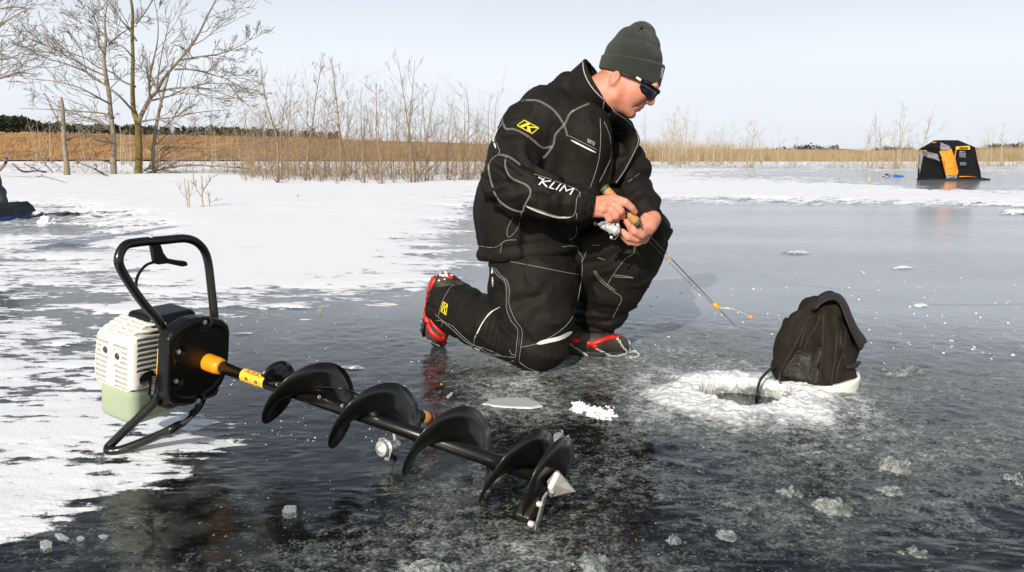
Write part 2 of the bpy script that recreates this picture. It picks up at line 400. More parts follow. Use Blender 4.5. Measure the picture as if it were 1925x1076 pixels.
SN_V = [
 [0.9, 0.9, 0.9, 0.9, 0.9, 0.9, 0.9, 0.9, 0.9, 0.9, 0.9, 0.9, 0.9, 0.9],
 [0.7, 0.7, 0.8, 0.9, 0.9, 0.9, 0.9, 0.8, 0.6, 0.6, 0.6, 0.5, 0.5, 0.5],
 [0.2, 0.3, 0.6, 0.9, 0.9, 0.9, 0.9, 0.6, 0.2, 0.1, 0.1, 0.1, 0.1, 0.1],
 [0.7, 0.7, 0.8, 0.9, 0.9, 0.9, 0.9, 0.7, 0.4, 0.4, 0, -0.1, 0, 0.1],
 [0.8, 0.8, 0.9, 0.9, 0.9, 0.9, 0.9, 0.8, 0.5, 0.4, -0.1, -0.4, -0.5, -0.3],
 [0.9, 0.9, 0.9, 0.9, 0.9, 0.9, 0.9, 0.8, 0.6, 0.6, 0.5, -0.1, -0.6, -0.6],
 [0.9, 0.9, 0.9, 0.9, 0.9, 0.9, 0.9, 0.7, 0.6, 0.8, 0.8, 0.5, -0.5, -0.6],
 [0.9, 0.9, 0.9, 0.9, 0.9, 0.9, 0.9, 0.5, 0.4, 0.8, 0.9, 0.9, 0.7, 0.5],
 [0.6, 0.7, 0.9, 0.9, 0.9, 0.9, 0.9, 0.3, 0, 0.05, 0, 0.3, 0.5, 0.6],
 [0.3, 0.2, 0.7, 0.9, 0.9, 0.9, 0.8, 0.1, -0.5, -0.8, -0.8, -0.7, -0.5, -0.2],
 [-0.3, -0.4, 0.2, 0.9, 0.9, 0.9, 0.7, 0, -0.7, -0.9, -0.9, -0.9, -0.9, -0.8],
 [0, 0, 0.4, 0.9, 1, 0.9, 0.6, -0.1, -0.8, -0.9, -0.9, -0.9, -0.9, -0.9],
 [0.3, 0.4, 0.7, 0.8, 0.9, 0.7, 0.35, 0.1, -0.6, -0.9, -0.9, -0.9, -0.9, -0.9],
 [0.23, 0.33, 0.53, 0.91, 1.01, 0.71, 0.37, 0.15, -0.5, -0.9, -0.9, -0.9, -0.9, -0.9],
 [0.22, 0.32, 0.42, 0.8, 0.7, 0.61, 0.37, -0.4, -0.7, -0.9, -0.9, -0.9, -0.9, -0.9],
 [0.32, 0.27, 0.32, 0.3, 0.2, -0.04, -0.38, -0.8, -0.9, -0.9, -0.9, -0.9, -0.9, -0.9],
 [0.19, 0.19, 0.22, 0.02, -0.18, -0.32, -0.58, -0.9, -0.9, -0.9, -0.9, -0.9, -0.9, -0.9],
 [0.19, 0.19, 0.12, 0.02, -0.08, -0.32, -0.48, -0.9, -0.9, -0.9, -0.9, -0.9, -0.9, -0.9],
 [0.29, -0.02, -0.1, -0.4, -0.5, -0.5, -0.7, -0.9, -0.9, -0.9, -0.9, -0.9, -0.9, -0.9],
 [0.3, 0.3, -0.02, -0.4, -0.7, -0.6, -0.7, -0.9, -0.9, -0.9, -0.9, -0.9, -0.9, -0.9],
 [0.3, 0.3, 0.3, -0.3, -0.8, -0.9, -0.9, -0.9, -0.9, -0.9, -0.9, -0.9, -0.9, -0.9],
 [0.3, 0.3, 0.3, -0.3, -0.9, -0.9, -0.9, -0.9, -0.9, -0.9, -0.9, -0.9, -0.9, -0.9],
 [0.3, 0.3, 0.19, -0.4, -0.9, -0.9, -0.9, -0.9, -0.9, -0.9, -0.9, -0.9, -0.9, -0.9],
 [0.3, 0.29, 0.03, -0.6, -0.9, -0.9, -0.9, -0.9, -0.9, -0.9, -0.9, -0.9, -0.9, -0.9],
 [0.29, 0.19, -0.02, -0.9, -0.9, -0.9, -0.9, -0.9, -0.9, -0.9, -0.9, -0.9, -0.9, -0.9],
 [0.3, 0.03, -0.4, -0.9, -0.9, -0.9, -0.9, -0.9, -0.9, -0.9, -0.9, -0.9, -0.9, -0.9],
 [0.19, -0.3, -0.9, -0.9, -0.9, -0.9, -0.9, -0.9, -0.9, -0.9, -0.9, -0.9, -0.9, -0.9],
 [0.03, -0.6, -0.9, -0.9, -0.9, -0.9, -0.9, -0.9, -0.9, -0.9, -0.9, -0.9, -0.9, -0.9],
 [-0.1, -0.8, -0.9, -0.9, -0.9, -0.9, -0.9, -0.9, -0.9, -0.9, -0.9, -0.9, -0.9, -0.9]]
SL_C = [0, 200, 420, 600, 760, 860, 960, 1080, 1200, 1300, 1450, 1600, 1750, 1925]
SL_R = [540, 590, 620, 650, 690, 730, 770, 810, 850, 900, 950, 1000, 1040, 1076]
SL_V = [
 [0, 0, 0, 0, 0, 0, 0, 0, 0, 0, 0, 0, 0, 0],
 [0.1, 0.1, 0.1, 0.1, 0.1, 0.1, 0.1, 0.1, 0.1, 0.12, 0.15, 0.15, 0.15, 0.15],
 [0.1, 0.1, 0.1, 0.2, 0.2, 0.25, 0.35, 0.4, 0.5, 0.55, 0.4, 0.3, 0.3, 0.3],
 [0.1, 0.1, 0.1, 0.2, 0.25, 0.35, 0.5, 0.6, 0.7, 0.8, 0.7, 0.5, 0.55, 0.5],
 [0.1, 0.1, 0.1, 0.15, 0.25, 0.75, 0.95, 0.7, 0.7, 0.9, 0.9, 0.6, 0.65, 0.65],
 [0.1, 0.1, 0.05, 0.15, 0.25, 0.75, 0.95, 0.6, 0.7, 1, 1, 0.7, 0.5, 0.6],
 [0.1, 0.05, 0.05, 0.15, 0.2, 0.75, 0.95, 0.45, 0.6, 1, 1, 0.8, 0.5, 0.7],
 [0.1, 0.05, 0.1, 0.15, 0.2, 0.3, 0.5, 0.4, 0.4, 0.8, 0.9, 0.8, 0.7, 0.65],
 [0.1, 0.1, 0.1, 0.17, 0.25, 0.35, 0.55, 0.45, 0.25, 0.4, 0.7, 0.7, 0.7, 0.55],
 [0.15, 0.2, 0.15, 0.2, 0.3, 0.45, 0.55, 0.5, 0.35, 0.4, 0.5, 0.6, 0.6, 0.45],
 [0.2, 0.25, 0.25, 0.25, 0.35, 0.45, 0.5, 0.5, 0.4, 0.45, 0.65, 0.6, 0.5, 0.4],
 [0.2, 0.3, 0.3, 0.3, 0.4, 0.45, 0.5, 0.55, 0.45, 0.5, 0.6, 0.5, 0.45, 0.3],
 [0.2, 0.3, 0.3, 0.35, 0.5, 0.65, 0.65, 0.65, 0.55, 0.45, 0.5, 0.35, 0.25, 0.2],
 [0.2, 0.3, 0.3, 0.35, 0.65, 0.8, 0.7, 0.7, 0.5, 0.45, 0.4, 0.3, 0.2, 0.2]]
def eblob(px, py, cx, cy, rx, ry): return 1 - np.sqrt(((px - cx) / rx) ** 2 + ((py - cy) / ry) ** 2)
def lake():
    th = np.concatenate([np.radians(np.arange(-180, -48, 4.0)), np.radians(np.arange(-48, 48.001, .115)), np.radians(np.arange(52, 180, 4.0))])
    r = [.25]
    while r[-1] < 700: r.append(r[-1] * (1.0052 if r[-1] < 5 else 1.011 if r[-1] < 60 else 1.03))
    r = np.array(r); T, R = np.meshgrid(th, r); X = R * np.sin(T); Y = R * np.cos(T); n = len(th)
    V = np.stack([X, Y, 0 * X], -1).reshape(-1, 3)
    px, py, dep = proj(V); ok = dep > .2
    px = np.where(ok, px, 900); py = np.where(ok, py, 1076)
    q = np.stack([V[:, 0], V[:, 1], 0 * V[:, 0]], 1)
    wx = vn(q * 1.7, 5) * 40 + vn(q * 5, 6) * 18; dist = np.hypot(V[:, 0], V[:, 1]); amp = np.clip(3 / np.maximum(dist, 1), .15, 1.4)
    sx = px + wx * amp * 1.3; sy = py + amp * (vn(q * 2.1, 7) * 12 + vn(q * 6, 8) * 6)
    sn = table(SN_R, SN_C, SN_V, sx, sy)
    for b in ((740, 537, 110, 15), (470, 627, 55, 7), (1497, 476, 42, 4.5), (1687, 505, 35, 5), (1722, 574, 22, 9), (1905, 402, 40, 4), (120, 648, 45, 9), (560, 578, 30, 6), (655, 692, 35, 8), (95, 605, 60, 9), (180, 585, 70, 8), (35, 560, 60, 7), (440, 563, 45, 5)):
        sn = np.maximum(sn, -.9 + 1.25 * np.clip(1.6 * eblob(px + wx * amp * .5, py + vn(q * 9, 3) * 2.5 * amp, *b), 0, 1) ** .5)
    wind = np.stack([V[:, 0] * .35, V[:, 1], 0 * V[:, 0]], 1)       # drifts drawn out across the wind
    sn = sn + (.50 * fbm(wind * 2.6, 11, 5) + .42 * fbm(wind * 8, 13, 4)) * np.clip((1.1 - sn) * 1.6, .3, 1) + .30 * fbm(wind * np.array([.35, .35, 1]) * 1.4, 19, 4) * np.clip(dist / 6, 0, 1)
    far = dist > 225; sn = np.where(far, .9, sn)
    sl = table(SL_R, SL_C, SL_V, px + wx * amp, py + wx * amp * .3); sl = np.where(ok, sl, .25)
    for b in ((60, 420, 190, 26),): sl = np.maximum(sl, .75 * np.clip(1.5 * eblob(px, py, *b), 0, 1))
    sl = sl + .30 * fbm(q * 7, 31, 5) * np.clip(sl * 4, 0, 1)
    hd = np.hypot(V[:, 0] - HOLE[0], V[:, 1] - HOLE[1]); sl = np.maximum(sl, 2.0 - hd / .31 + .35 * fbm(q * 12, 41))
    chop = np.clip(.02 + .9 * np.clip((3.0 - dist) / 1.4, 0, 1) * (.55 + .6 * fbm(q * 3.2, 71, 3)) + .8 * np.clip(sl, 0, 1), .015, 1.2)
    frost = np.clip((dist - 2.35) / 1.7, 0, 1) ** 1.1 * .31 * (1 + .5 * fbm(wind * 1.6, 81, 5)) * np.clip(.62 + .4 * (px - 700) / 500, .55, 1.0)  # reflected sky painted into the ice colour, paler with distance
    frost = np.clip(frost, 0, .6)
    V[:, 2] += np.clip(sn, 0, .5) * .010 * np.clip(dist / 2, .3, 6)
    V[:, 2] += np.where(dist < 6, np.clip(sl, 0, 1) * (.004 + .006 * fbm(q * 26, 51, 3)), 0)
    V[:, 2] += np.clip((dist - 7) / 4, 0, 1) * np.clip((70 - dist) / 20, 0, 1) * np.clip(sn, 0, 1) * .03 * (1 + fbm(q * .6, 61))
    nr = len(r); ii, jj = np.meshgrid(np.arange(nr - 1), np.arange(n), indexing='ij'); j2 = (jj + 1) % n
    F = np.stack([ii * n + jj, (ii + 1) * n + jj, (ii + 1) * n + j2, ii * n + j2], -1).reshape(-1, 4)[:, ::-1]
    c = V[F].mean(1); F = F[np.hypot(c[:, 0] - HOLE[0], c[:, 1] - HOLE[1]) > HOLE_R * 1.02]
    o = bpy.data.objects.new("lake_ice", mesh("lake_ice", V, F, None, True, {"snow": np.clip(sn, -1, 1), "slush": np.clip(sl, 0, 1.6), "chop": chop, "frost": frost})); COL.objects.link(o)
    tag(o, kind="structure")
    # centre disc under the camera
    vc = np.concatenate([[[0, 0, 0]], V[:n]]); fc = [(0, 1 + (k + 1) % n, 1 + k) for k in range(n)]
    m = bpy.data.materials.new("lake_ice"); m.use_nodes = True; nt = m.node_tree; L = nt.links; N = nt.nodes; b = N["Principled BSDF"]
    tc = N.new("ShaderNodeTexCoord")
    def att(nm): a = N.new("ShaderNodeAttribute"); a.attribute_name = nm; return a.outputs["Fac"]
    def noi(sc, det=5, vec=None, rough=.55):
        x = N.new("ShaderNodeTexNoise"); x.inputs["Scale"].default_value = sc; x.inputs["Detail"].default_value = det; x.inputs["Roughness"].default_value = rough
        L.new(vec or tc.outputs["Object"], x.inputs["Vector"]); return x.outputs["Fac"]
    def mth(op, a, c, d=None, cl=False):
        x = N.new("ShaderNodeMath"); x.operation = op; x.use_clamp = cl
        for i, v in enumerate((a, c, d)):
            if v is None: continue
            if isinstance(v, (int, float)): x.inputs[i].default_value = v
            else: L.new(v, x.inputs[i])
        return x.outputs[0]
    def ramp(v, a, c):
        x = N.new("ShaderNodeMapRange"); x.interpolation_type = 'SMOOTHSTEP'; x.inputs[1].default_value = a; x.inputs[2].default_value = c; L.new(v, x.inputs[0]); return x.outputs[0]
    def mix(f, a, c):
        x = N.new("ShaderNodeMixRGB")
        if isinstance(f, (int, float)): x.inputs[0].default_value = f
        else: L.new(f, x.inputs[0])
        for i, v in ((1, a), (2, c)):
            if isinstance(v, tuple): x.inputs[i].default_value = (*v, 1)
            else: L.new(v, x.inputs[i])
        return x.outputs[0]
    mp = N.new("ShaderNodeMapping"); mp.inputs["Scale"].default_value = (.45, 1, 1); L.new(tc.outputs["Object"], mp.inputs["Vector"])
    fine = noi(28, 7, mp.outputs[0]); grain = noi(150, 5); grain2 = noi(34, 9, None, .68)
    s = mth('ADD', att("snow"), mth('MULTIPLY', mth('SUBTRACT', fine, .5), 1.75))
    s = mth('ADD', s, mth('MULTIPLY', mth('SUBTRACT', grain, .5), .35))
    snow = ramp(mth('ADD', s, mth('MULTIPLY', mth('SUBTRACT', noi(8, 6, mp.outputs[0]), .5), 1.7)), .06, .24)
    sl_ = mth('ADD', att("slush"), mth('MULTIPLY', mth('SUBTRACT', grain2, .5), 1.2)); sl_ = mth('ADD', sl_, mth('MULTIPLY', mth('SUBTRACT', noi(7, 6), .5), .7))
    sl_ = mth('ADD', sl_, mth('MULTIPLY', mth('SUBTRACT', grain, .5), 1.0))
    slush = ramp(sl_, .28, 1.15); sl2 = ramp(sl_, .75, 1.6)
    vor = N.new("ShaderNodeTexVoronoi"); vor.inputs["Scale"].default_value = 75; L.new(tc.outputs["Object"], vor.inputs["Vector"])
    fleck = mth('MULTIPLY', ramp(mth('ADD', vor.outputs["Distance"], mth('MULTIPLY', noi(9, 4), .5)), .33, .28), .30)
    wh = noi(2.2, 6); cloudy = mth('MULTIPLY', mth('MULTIPLY', ramp(wh, .44, .70), ramp(noi(13, 8), .36, .62)), .16)
    ice = mix(cloudy, (.0045, .0050, .0042), (.33, .37, .35))
    ice = mix(fleck, ice, (.38, .40, .41))
    ice = mix(att('frost'), ice, (.62, .685, .77))  # pale blue mixed into the base colour as sky reflection
    slc = mix(ramp(mth('MULTIPLY', mth('ADD', grain2, grain), .5), .36, .66), (.055, .064, .056), (.36, .395, .375)); slc = mix(sl2, slc, (.74, .77, .78))
    base = mix(slush, ice, slc); base = mix(snow, base, (.83, .855, .89)); L.new(base, b.inputs["Base Color"])
    ro = mth('ADD', mth('MULTIPLY', slush, .25), .10); ro = mth('ADD', ro, mth('MULTIPLY', noi(6, 5), .10))
    ro = mth('MAXIMUM', ro, mth('MULTIPLY', snow, .75)); L.new(ro, b.inputs["Roughness"])
    b.inputs["IOR"].default_value = 1.31; b.inputs["Specular Tint"].default_value = (1, .985, .95, 1)
    L.new(mth('SUBTRACT', .5, mth('MULTIPLY', snow, .35)), b.inputs["Specular IOR Level"])
    peb = N.new("ShaderNodeTexVoronoi"); peb.feature = 'SMOOTH_F1'; peb.inputs["Scale"].default_value = 48; peb.inputs["Smoothness"].default_value = .7; L.new(mp.outputs[0], peb.inputs["Vector"])
    pebm = mth('MULTIPLY', mth('SUBTRACT', .5, peb.outputs["Distance"]), ramp(noi(3.5, 5), .42, .62))
    b1 = N.new("ShaderNodeBump"); L.new(mth('MULTIPLY', att('chop'), .75), b1.inputs["Strength"]); b1.inputs["Distance"].default_value = .006; L.new(pebm, b1.inputs["Height"])
    b2 = N.new("ShaderNodeBump"); L.new(mth('MULTIPLY', att('chop'), .40), b2.inputs["Strength"]); b2.inputs["Distance"].default_value = .010; L.new(noi(22, 6, mp.outputs[0]), b2.inputs["Height"]); L.new(b1.outputs[0], b2.inputs["Normal"])
    b3 = N.new("ShaderNodeBump"); b3.inputs["Distance"].default_value = .010; L.new(mth('MULTIPLY', mth('MAXIMUM', slush, mth('MULTIPLY', snow, .28)), .9), b3.inputs["Strength"])
    L.new(mth('ADD', grain2, mth('MULTIPLY', grain, .6)), b3.inputs["Height"]); L.new(b2.outputs[0], b3.inputs["Normal"])
    b4 = N.new("ShaderNodeBump"); b4.inputs["Strength"].default_value = .5; b4.inputs["Distance"].default_value = .008; L.new(snow, b4.inputs["Height"]); L.new(b3.outputs[0], b4.inputs["Normal"])
    L.new(b4.outputs[0], b.inputs["Normal"])
    o.data.materials.append(m)
    d = add("lake_ice_underfoot", (vc - np.array([0, 0, .0]), fc), m); tag(d, kind="structure")
lake()

def mound():
    rng = np.random.default_rng(4); na, nr = 260, 70; an = np.arange(na) * 2 * np.pi / na
    V = []
    for i in range(nr):
        t = i / (nr - 1)
        r = HOLE_R * (1 + .0 * t) if t < .2 else HOLE_R + (t - .2) / .8 * .31
        d = np.stack([np.cos(an), np.sin(an), 0 * an], 1)
        rr = r * (1 + .07 * vn(np.stack([np.cos(an) * 2, np.sin(an) * 2, 0 * an + 3], 1), 3) + .04 * vn(np.stack([np.cos(an) * 7, np.sin(an) * 7, 0 * an], 1), 8))
        p = HOLE + d * rr[:, None]
        if t < .2: z = -.16 + .175 * (t / .2) + .004 * fbm(np.concatenate([p[:, :2] * 60, 0 * p[:, :1] + t * 40], 1), 5)
        else:
            x = (t - .2) / .8
            z = .016 * np.exp(-((x - .15) / .32) ** 2) * (1 + .5 * vn(p * 9, 2)) + .008 * (1 - x) - .012 * max(0, (x - .55) / .45)
            z = z + (1 - x) ** 1.1 * (.010 * fbm(p * 34, 7, 3) + .008 * np.abs(fbm(p * 90, 9, 3))) - .006 * x
        p[:, 2] = z; V.append(p)
    V = np.concatenate(V); ii, jj = np.meshgrid(np.arange(nr - 1), np.arange(na), indexing='ij'); j2 = (jj + 1) % na
    F = np.stack([ii * na + jj, (ii + 1) * na + jj, (ii + 1) * na + j2, ii * na + j2], -1).reshape(-1, 4)[:, ::-1]
    hd = np.hypot(V[:, 0] - HOLE[0], V[:, 1] - HOLE[1])
    m = bpy.data.materials.new("wet_slush"); m.use_nodes = True; nt = m.node_tree; L = nt.links; b = nt.nodes["Principled BSDF"]
    a = nt.nodes.new("ShaderNodeAttribute"); a.attribute_name = "wet"; tc = nt.nodes.new("ShaderNodeTexCoord")
    n = nt.nodes.new("ShaderNodeTexNoise"); n.inputs["Scale"].default_value = 70; n.inputs["Detail"].default_value = 6; L.new(tc.outputs["Object"], n.inputs["Vector"])
    ad = nt.nodes.new("ShaderNodeMath"); ad.operation = 'MULTIPLY_ADD'; ad.inputs[1].default_value = 1.1; L.new(n.outputs["Fac"], ad.inputs[0]); L.new(a.outputs["Fac"], ad.inputs[2])
    r = nt.nodes.new("ShaderNodeMapRange"); r.interpolation_type = 'SMOOTHSTEP'; r.inputs[1].default_value = .55; r.inputs[2].default_value = 1.35; L.new(ad.outputs[0], r.inputs[0])
    mx = nt.nodes.new("ShaderNodeMixRGB"); mx.inputs[1].default_value = (.78, .80, .81, 1); mx.inputs[2].default_value = (.12, .135, .13, 1); L.new(r.outputs[0], mx.inputs[0]); L.new(mx.outputs[0], b.inputs["Base Color"])
    b.inputs["Roughness"].default_value = .4
    bp = nt.nodes.new("ShaderNodeBump"); bp.inputs["Strength"].default_value = .9; bp.inputs["Distance"].default_value = .008; L.new(n.outputs["Fac"], bp.inputs["Height"]); L.new(bp.outputs[0], b.inputs["Normal"])
    wet = np.clip((hd - .175 + .030 * (V[:, 1] - HOLE[1]) / .2 + .09 * fbm(V * 12, 77, 4)) / .19, 0, 1.1) + np.where(V[:, 2] < .0, np.clip(-V[:, 2] / .03, 0, .5), 0) * (hd < HOLE_R * 1.15)
    # the hill of slush is pushed out further toward the camera side
    o = add("slush_mound", (V, F), m, attrs={"wet": wet}, loc=HOLE)
    tag(o, "white ring of drilled slush heaped around the open fishing hole", "slush", kind="stuff")
    an2 = np.arange(48) * 2 * np.pi / 48
    v = np.concatenate([[HOLE + [0, 0, -.03]], HOLE + np.stack([np.cos(an2), np.sin(an2), 0 * an2], 1) * HOLE_R * 1.12 + [0, 0, -.03]])
    tag(add("hole_water", (v, [(0, 1 + k, 1 + (k + 1) % 48) for k in range(48)]), M_water), kind="structure")
mound()

# ------------------------------------------------------------------ far shore: grassy hill, pines, brush
def strip(name, xs, prof, m, kind=None, label=None, cat=None, n=40, rough=0.0, seed=0):
    """a bank of land: for each pixel column a row of (photo y, distance) points"""
    V = []
    for x in xs:
        for (py, Y) in prof(x):
            V.append(P(x, py, Y))
    k = len(prof(xs[0])); F = []
    for i in range(len(xs) - 1):
        for j in range(k - 1): F.append((i * k + j, (i + 1) * k + j, (i + 1) * k + j + 1, i * k + j + 1))
    V = np.array(V); V[:, 2] += rough * fbm(V * .08, seed, 4)
    o = add(name, (V, F), m); tag(o, label, cat, kind=kind); return o
def grassmat(name, c1, c2, c3):
    m = bpy.data.materials.new(name); m.use_nodes = True; nt = m.node_tree; L = nt.links; b = nt.nodes["Principled BSDF"]; b.inputs["Roughness"].default_value = .95
    tc = nt.nodes.new("ShaderNodeTexCoord"); mp = nt.nodes.new("ShaderNodeMapping"); mp.inputs["Scale"].default_value = (.5, .18, 1.0); L.new(tc.outputs["Object"], mp.inputs["Vector"])
    n = nt.nodes.new("ShaderNodeTexNoise"); n.inputs["Scale"].default_value = .35; n.inputs["Detail"].default_value = 9; n.inputs["Roughness"].default_value = .7; L.new(mp.outputs[0], n.inputs["Vector"])
    r = nt.nodes.new("ShaderNodeValToRGB"); r.color_ramp.elements[0].position = .4; r.color_ramp.elements[1].position = .6
    r.color_ramp.elements[0].color = (*c1, 1); r.color_ramp.elements[1].color = (*c3, 1); e = r.color_ramp.elements.new(.5); e.color = (*c2, 1)
    L.new(n.outputs["Fac"], r.inputs[0]); L.new(r.outputs[0], b.inputs["Base Color"])
    bp = nt.nodes.new("ShaderNodeBump"); bp.inputs["Strength"].default_value = .8; bp.inputs["Distance"].default_value = .8; L.new(n.outputs["Fac"], bp.inputs["Height"]); L.new(bp.outputs[0], b.inputs["Normal"])
    return m
M_grass = grassmat("dry_brown_grass", (.17, .085, .035), (.29, .145, .05), (.42, .23, .085))
M_farland = grassmat("pale_dry_marsh", (.26, .19, .11), (.33, .25, .15), (.38, .30, .19))
M_farhill = grassmat("dull_far_hill", (.10, .10, .075), (.15, .14, .10), (.21, .18, .125))
LX = list(range(-700, 1401, 25))
def top_l(x): return np.interp(x, [-700, 0, 120, 250, 400, 520, 640, 760, 900, 1100, 1250, 1400], [240, 249, 251, 254, 256, 259, 262, 266, 270, 276, 282, 290])
def sh(x): return np.interp(x, [-700, 300, 1400, 2700], [299.5, 300, 303, 304])
strip("grassy_hill", LX, lambda x: [(sh(x) + 1.5, 205)] + [(sh(x) + (top_l(x) - sh(x)) * t ** .85, 208 + 75 * t) for t in (.02, .15, .3, .45, .6, .75, .9, 1)] + [(top_l(x) + 6, 330), (299, 420)], M_grass, kind="structure", rough=.25, seed=3)
def top_r(x): return np.interp(x, [1000, 1220, 1400, 1520, 1650, 1760, 1925, 2700], [282, 281, 281, 282, 283, 284, 283, 280])
strip("marsh_shore", list(range(1080, 2700, 25)), lambda x: [(sh(x) + 1.5, 190)] + [(sh(x) + (top_r(x) - sh(x)) * t, 193 + 40 * t) for t in (.05, .25, .5, .75, 1)] + [(299, 300)], M_farland, kind="structure", rough=.25, seed=5)
def top_h(x): return np.interp(x, [1300, 1460, 1500, 1560, 1640, 1700, 1760, 1840, 1925, 2100, 2700], [300, 284, 280, 278, 284, 280, 283, 278, 274, 268, 262])
strip("low_hill", list(range(1300, 2700, 20)), lambda x: [(300, 360), (top_h(x) + 8, 380), (top_h(x), 420), (300, 520)], M_farhill, kind="structure", rough=.3, seed=8)

def hillgrass():
    rng = np.random.default_rng(17); V = []; F = []
    for i in range(11000):
        x = rng.uniform(-120, 1250); t = rng.random() ** 1.3; a = P(x, sh(x) + (top_l(x) - sh(x)) * max(t, .02) ** .85, 208 + 75 * t); h = rng.uniform(.3, 1.0) * (1 + .5 * vn(np.array([[x * .02, t * 9, 0]]), 4)[0])
        n = len(V); w_ = .10 * rng.uniform(.5, 1.5); b = a + np.array([rng.normal() * .25, 0, h]); V += [a + [-w_, 0, -.1], a + [w_, .05, -.1], a + [0, .15, -.1], b]; F += [(n, n + 1, n + 3), (n + 1, n + 2, n + 3), (n + 2, n, n + 3)]
    o = add("hill_grass", (V, F), mat("golden_grass_tufts", (.42, .25, .105), .95, noise=(.12, (.22, .125, .055), 7, .2)), smooth=False); tag(o, "tufts of golden brown grass covering the hill at left", "grass", kind="stuff")
hillgrass()
def pinewood():
    rng = np.random.default_rng(11); V = []; F = []; n = 0
    for i in range(520):
        x = rng.uniform(-250, 640); Y = rng.uniform(288, 335)
        top = np.interp(x, [-250, 0, 40, 80, 140, 250, 400, 520, 640], [212, 221, 222, 232, 236, 238, 241, 245, 254]) + rng.normal(0, 2.5)
        a = P(x, top_l(x) + 1, Y); h = P(x, top, Y)[2] - a[2]; h = max(h, 1.5); w = h * rng.uniform(.4, .7)
        for k in range(110):
            t = rng.beta(1.2, 1.1); an = rng.uniform(0, 2 * np.pi); rr = w * (1.05 - t) ** .8 * rng.uniform(.3, 1)
            c = a + np.array([np.cos(an) * rr, np.sin(an) * rr, h * (.08 + .92 * t)])
            s = h * .085 * rng.uniform(.6, 1.5); q = rng.normal(size=(3, 3)) * s; q[:, 2] *= .6
            V += [c + q[0], c + q[1], c + q[2]]; F.append((n, n + 1, n + 2)); n += 3
    o = add("pine_wood", (V, F), M_pine, smooth=False); tag(o, "dark evergreen wood along the top of the brown grass hill", "wood", kind="stuff")
pinewood()
def farwood():
    rng = np.random.default_rng(12); V = []; F = []; n = 0
    for i in range(90):
        x = rng.choice([rng.uniform(1425, 1570), rng.uniform(1640, 1720), rng.uniform(1850, 1960)]); Y = rng.uniform(405, 430)
        a = P(x, top_h(x) + 2, Y); h = 2.0 * rng.uniform(.5, 1.2)
        for k in range(40):
            c = a + rng.normal(size=3) * np.array([h * .6, h * .6, h * .3]) + [0, 0, h * .3]; q = rng.normal(size=(3, 3)) * h * .2
            V += [c + q[0], c + q[1], c + q[2]]; F.append((n, n + 1, n + 2)); n += 3
    o = add("far_wood", (V, F), M_pine, smooth=False); tag(o, "dark far trees dotted along the low hill to the right", "wood", kind="stuff")
farwood()
def thinblade(V, F, a, b, w, rng):
    """one dry stem: a slim three-sided spike"""
    n = len(V); d = b - a; u = nrm(np.cross(d, rng.normal(size=3))) * w; v = nrm(np.cross(d, u)) * w
    V += [a + u, a - .5 * u + .87 * v, a - .5 * u - .87 * v, b]; F += [(n, n + 1, n + 3), (n + 1, n + 2, n + 3), (n + 2, n, n + 3)]
def brushbelt(name, n, xr, Yr, basefn, hfn, w, m, label, seed, branch=2):
    rng = np.random.default_rng(seed); V = []; F = []
    for i in range(n):
        x = rng.uniform(*xr); Y = rng.uniform(*Yr); a = P(x, basefn(x), Y); a[2] = max(a[2], -.05) if Y < 150 else a[2]
        h = hfn(x) * rng.uniform(.45, 1.15); b = a + np.array([rng.normal() * .16, rng.normal() * .16, 1]) * h
        thinblade(V, F, a, b, w * rng.uniform(.6, 1.4), rng)
        for k in range(branch):
            t = rng.uniform(.2, .8); c = a + (b - a) * t; e = c + nrm(rng.normal(size=3) * [1, 1, .5] + [0, 0, .9]) * h * rng.uniform(.15, .4)
            thinblade(V, F, c, e, w * .6, rng)
    o = add(name, (V, F), m, smooth=False); tag(o, label, "brush", kind="stuff"); return o
def gy(x, Y): return 298 + 1500 * .77 / Y
M_tan = mat("pale_tan_brush", (.42, .32, .19), .9, noise=(.3, (.30, .215, .115), 5, .25))
brushbelt("marsh_brush", 9000, (1150, 2250), (178, 215), lambda x: sh(x) + 1, lambda x: np.interp(x, [1150, 1350, 1500, 1700, 1925, 2250], [5.0, 4.2, 2.8, 3.0, 3.6, 4.4]), .05, M_tan, "pale tan brush along the far right shore behind the shelter", 21)
brushbelt("hill_brush", 2600, (560, 1250), (180, 215), lambda x: sh(x) + 1, lambda x: np.interp(x, [560, 800, 1250], [3.0, 4.2, 4.6]), .05, M_brush, "dull brown brush at the foot of the grassy hill", 22)

# ------------------------------------------------------------------ bare trees
def grow(rng, a, d, L, r, depth, out, droop=.0, up=.25, spread=.6, minr=.004, kids=(3, 5)):
    seg = max(3, int(5 - (3 - depth) * .5)); pts = [np.array(a)]; d = nrm(d); rad = [r]
    for i in range(seg):
        d = nrm(d + rng.normal(size=3) * .13 + np.array([0, 0, up * .12 - droop * .1])); pts.append(pts[-1] + d * L / seg); rad.append(max(r * (1 - .8 * (i + 1) / seg), minr))
    out.append((np.array(pts), np.array(rad), depth))
    if depth <= 0: return
    for k in range(rng.integers(*kids)):
        t = rng.uniform(.22, .97); i = min(int(t * seg), seg - 1); f = t * seg - i; c = pts[i] * (1 - f) + pts[i + 1] * f
        b = nrm(pts[i + 1] - pts[i]); e = nrm(np.cross(b, rng.normal(size=3))); dd = nrm(b + e * spread * rng.uniform(.7, 1.6) + [0, 0, up * .5])
        grow(rng, c, dd, L * rng.uniform(.38, .62) * (1.1 - .35 * t), max(rad[i] * .55, minr), depth - 1, out, droop, up, spread, minr, kids)
def limbs(px, Y0, rng, w0, w1, wob=.6):
    """a limb traced through photo pixels, wandering in depth"""
    n = len(px); y = Y0 + np.cumsum(rng.normal(size=n)) * wob; y[0] = Y0
    return np.array([P(p[0], p[1], yy) for p, yy in zip(px, y)])
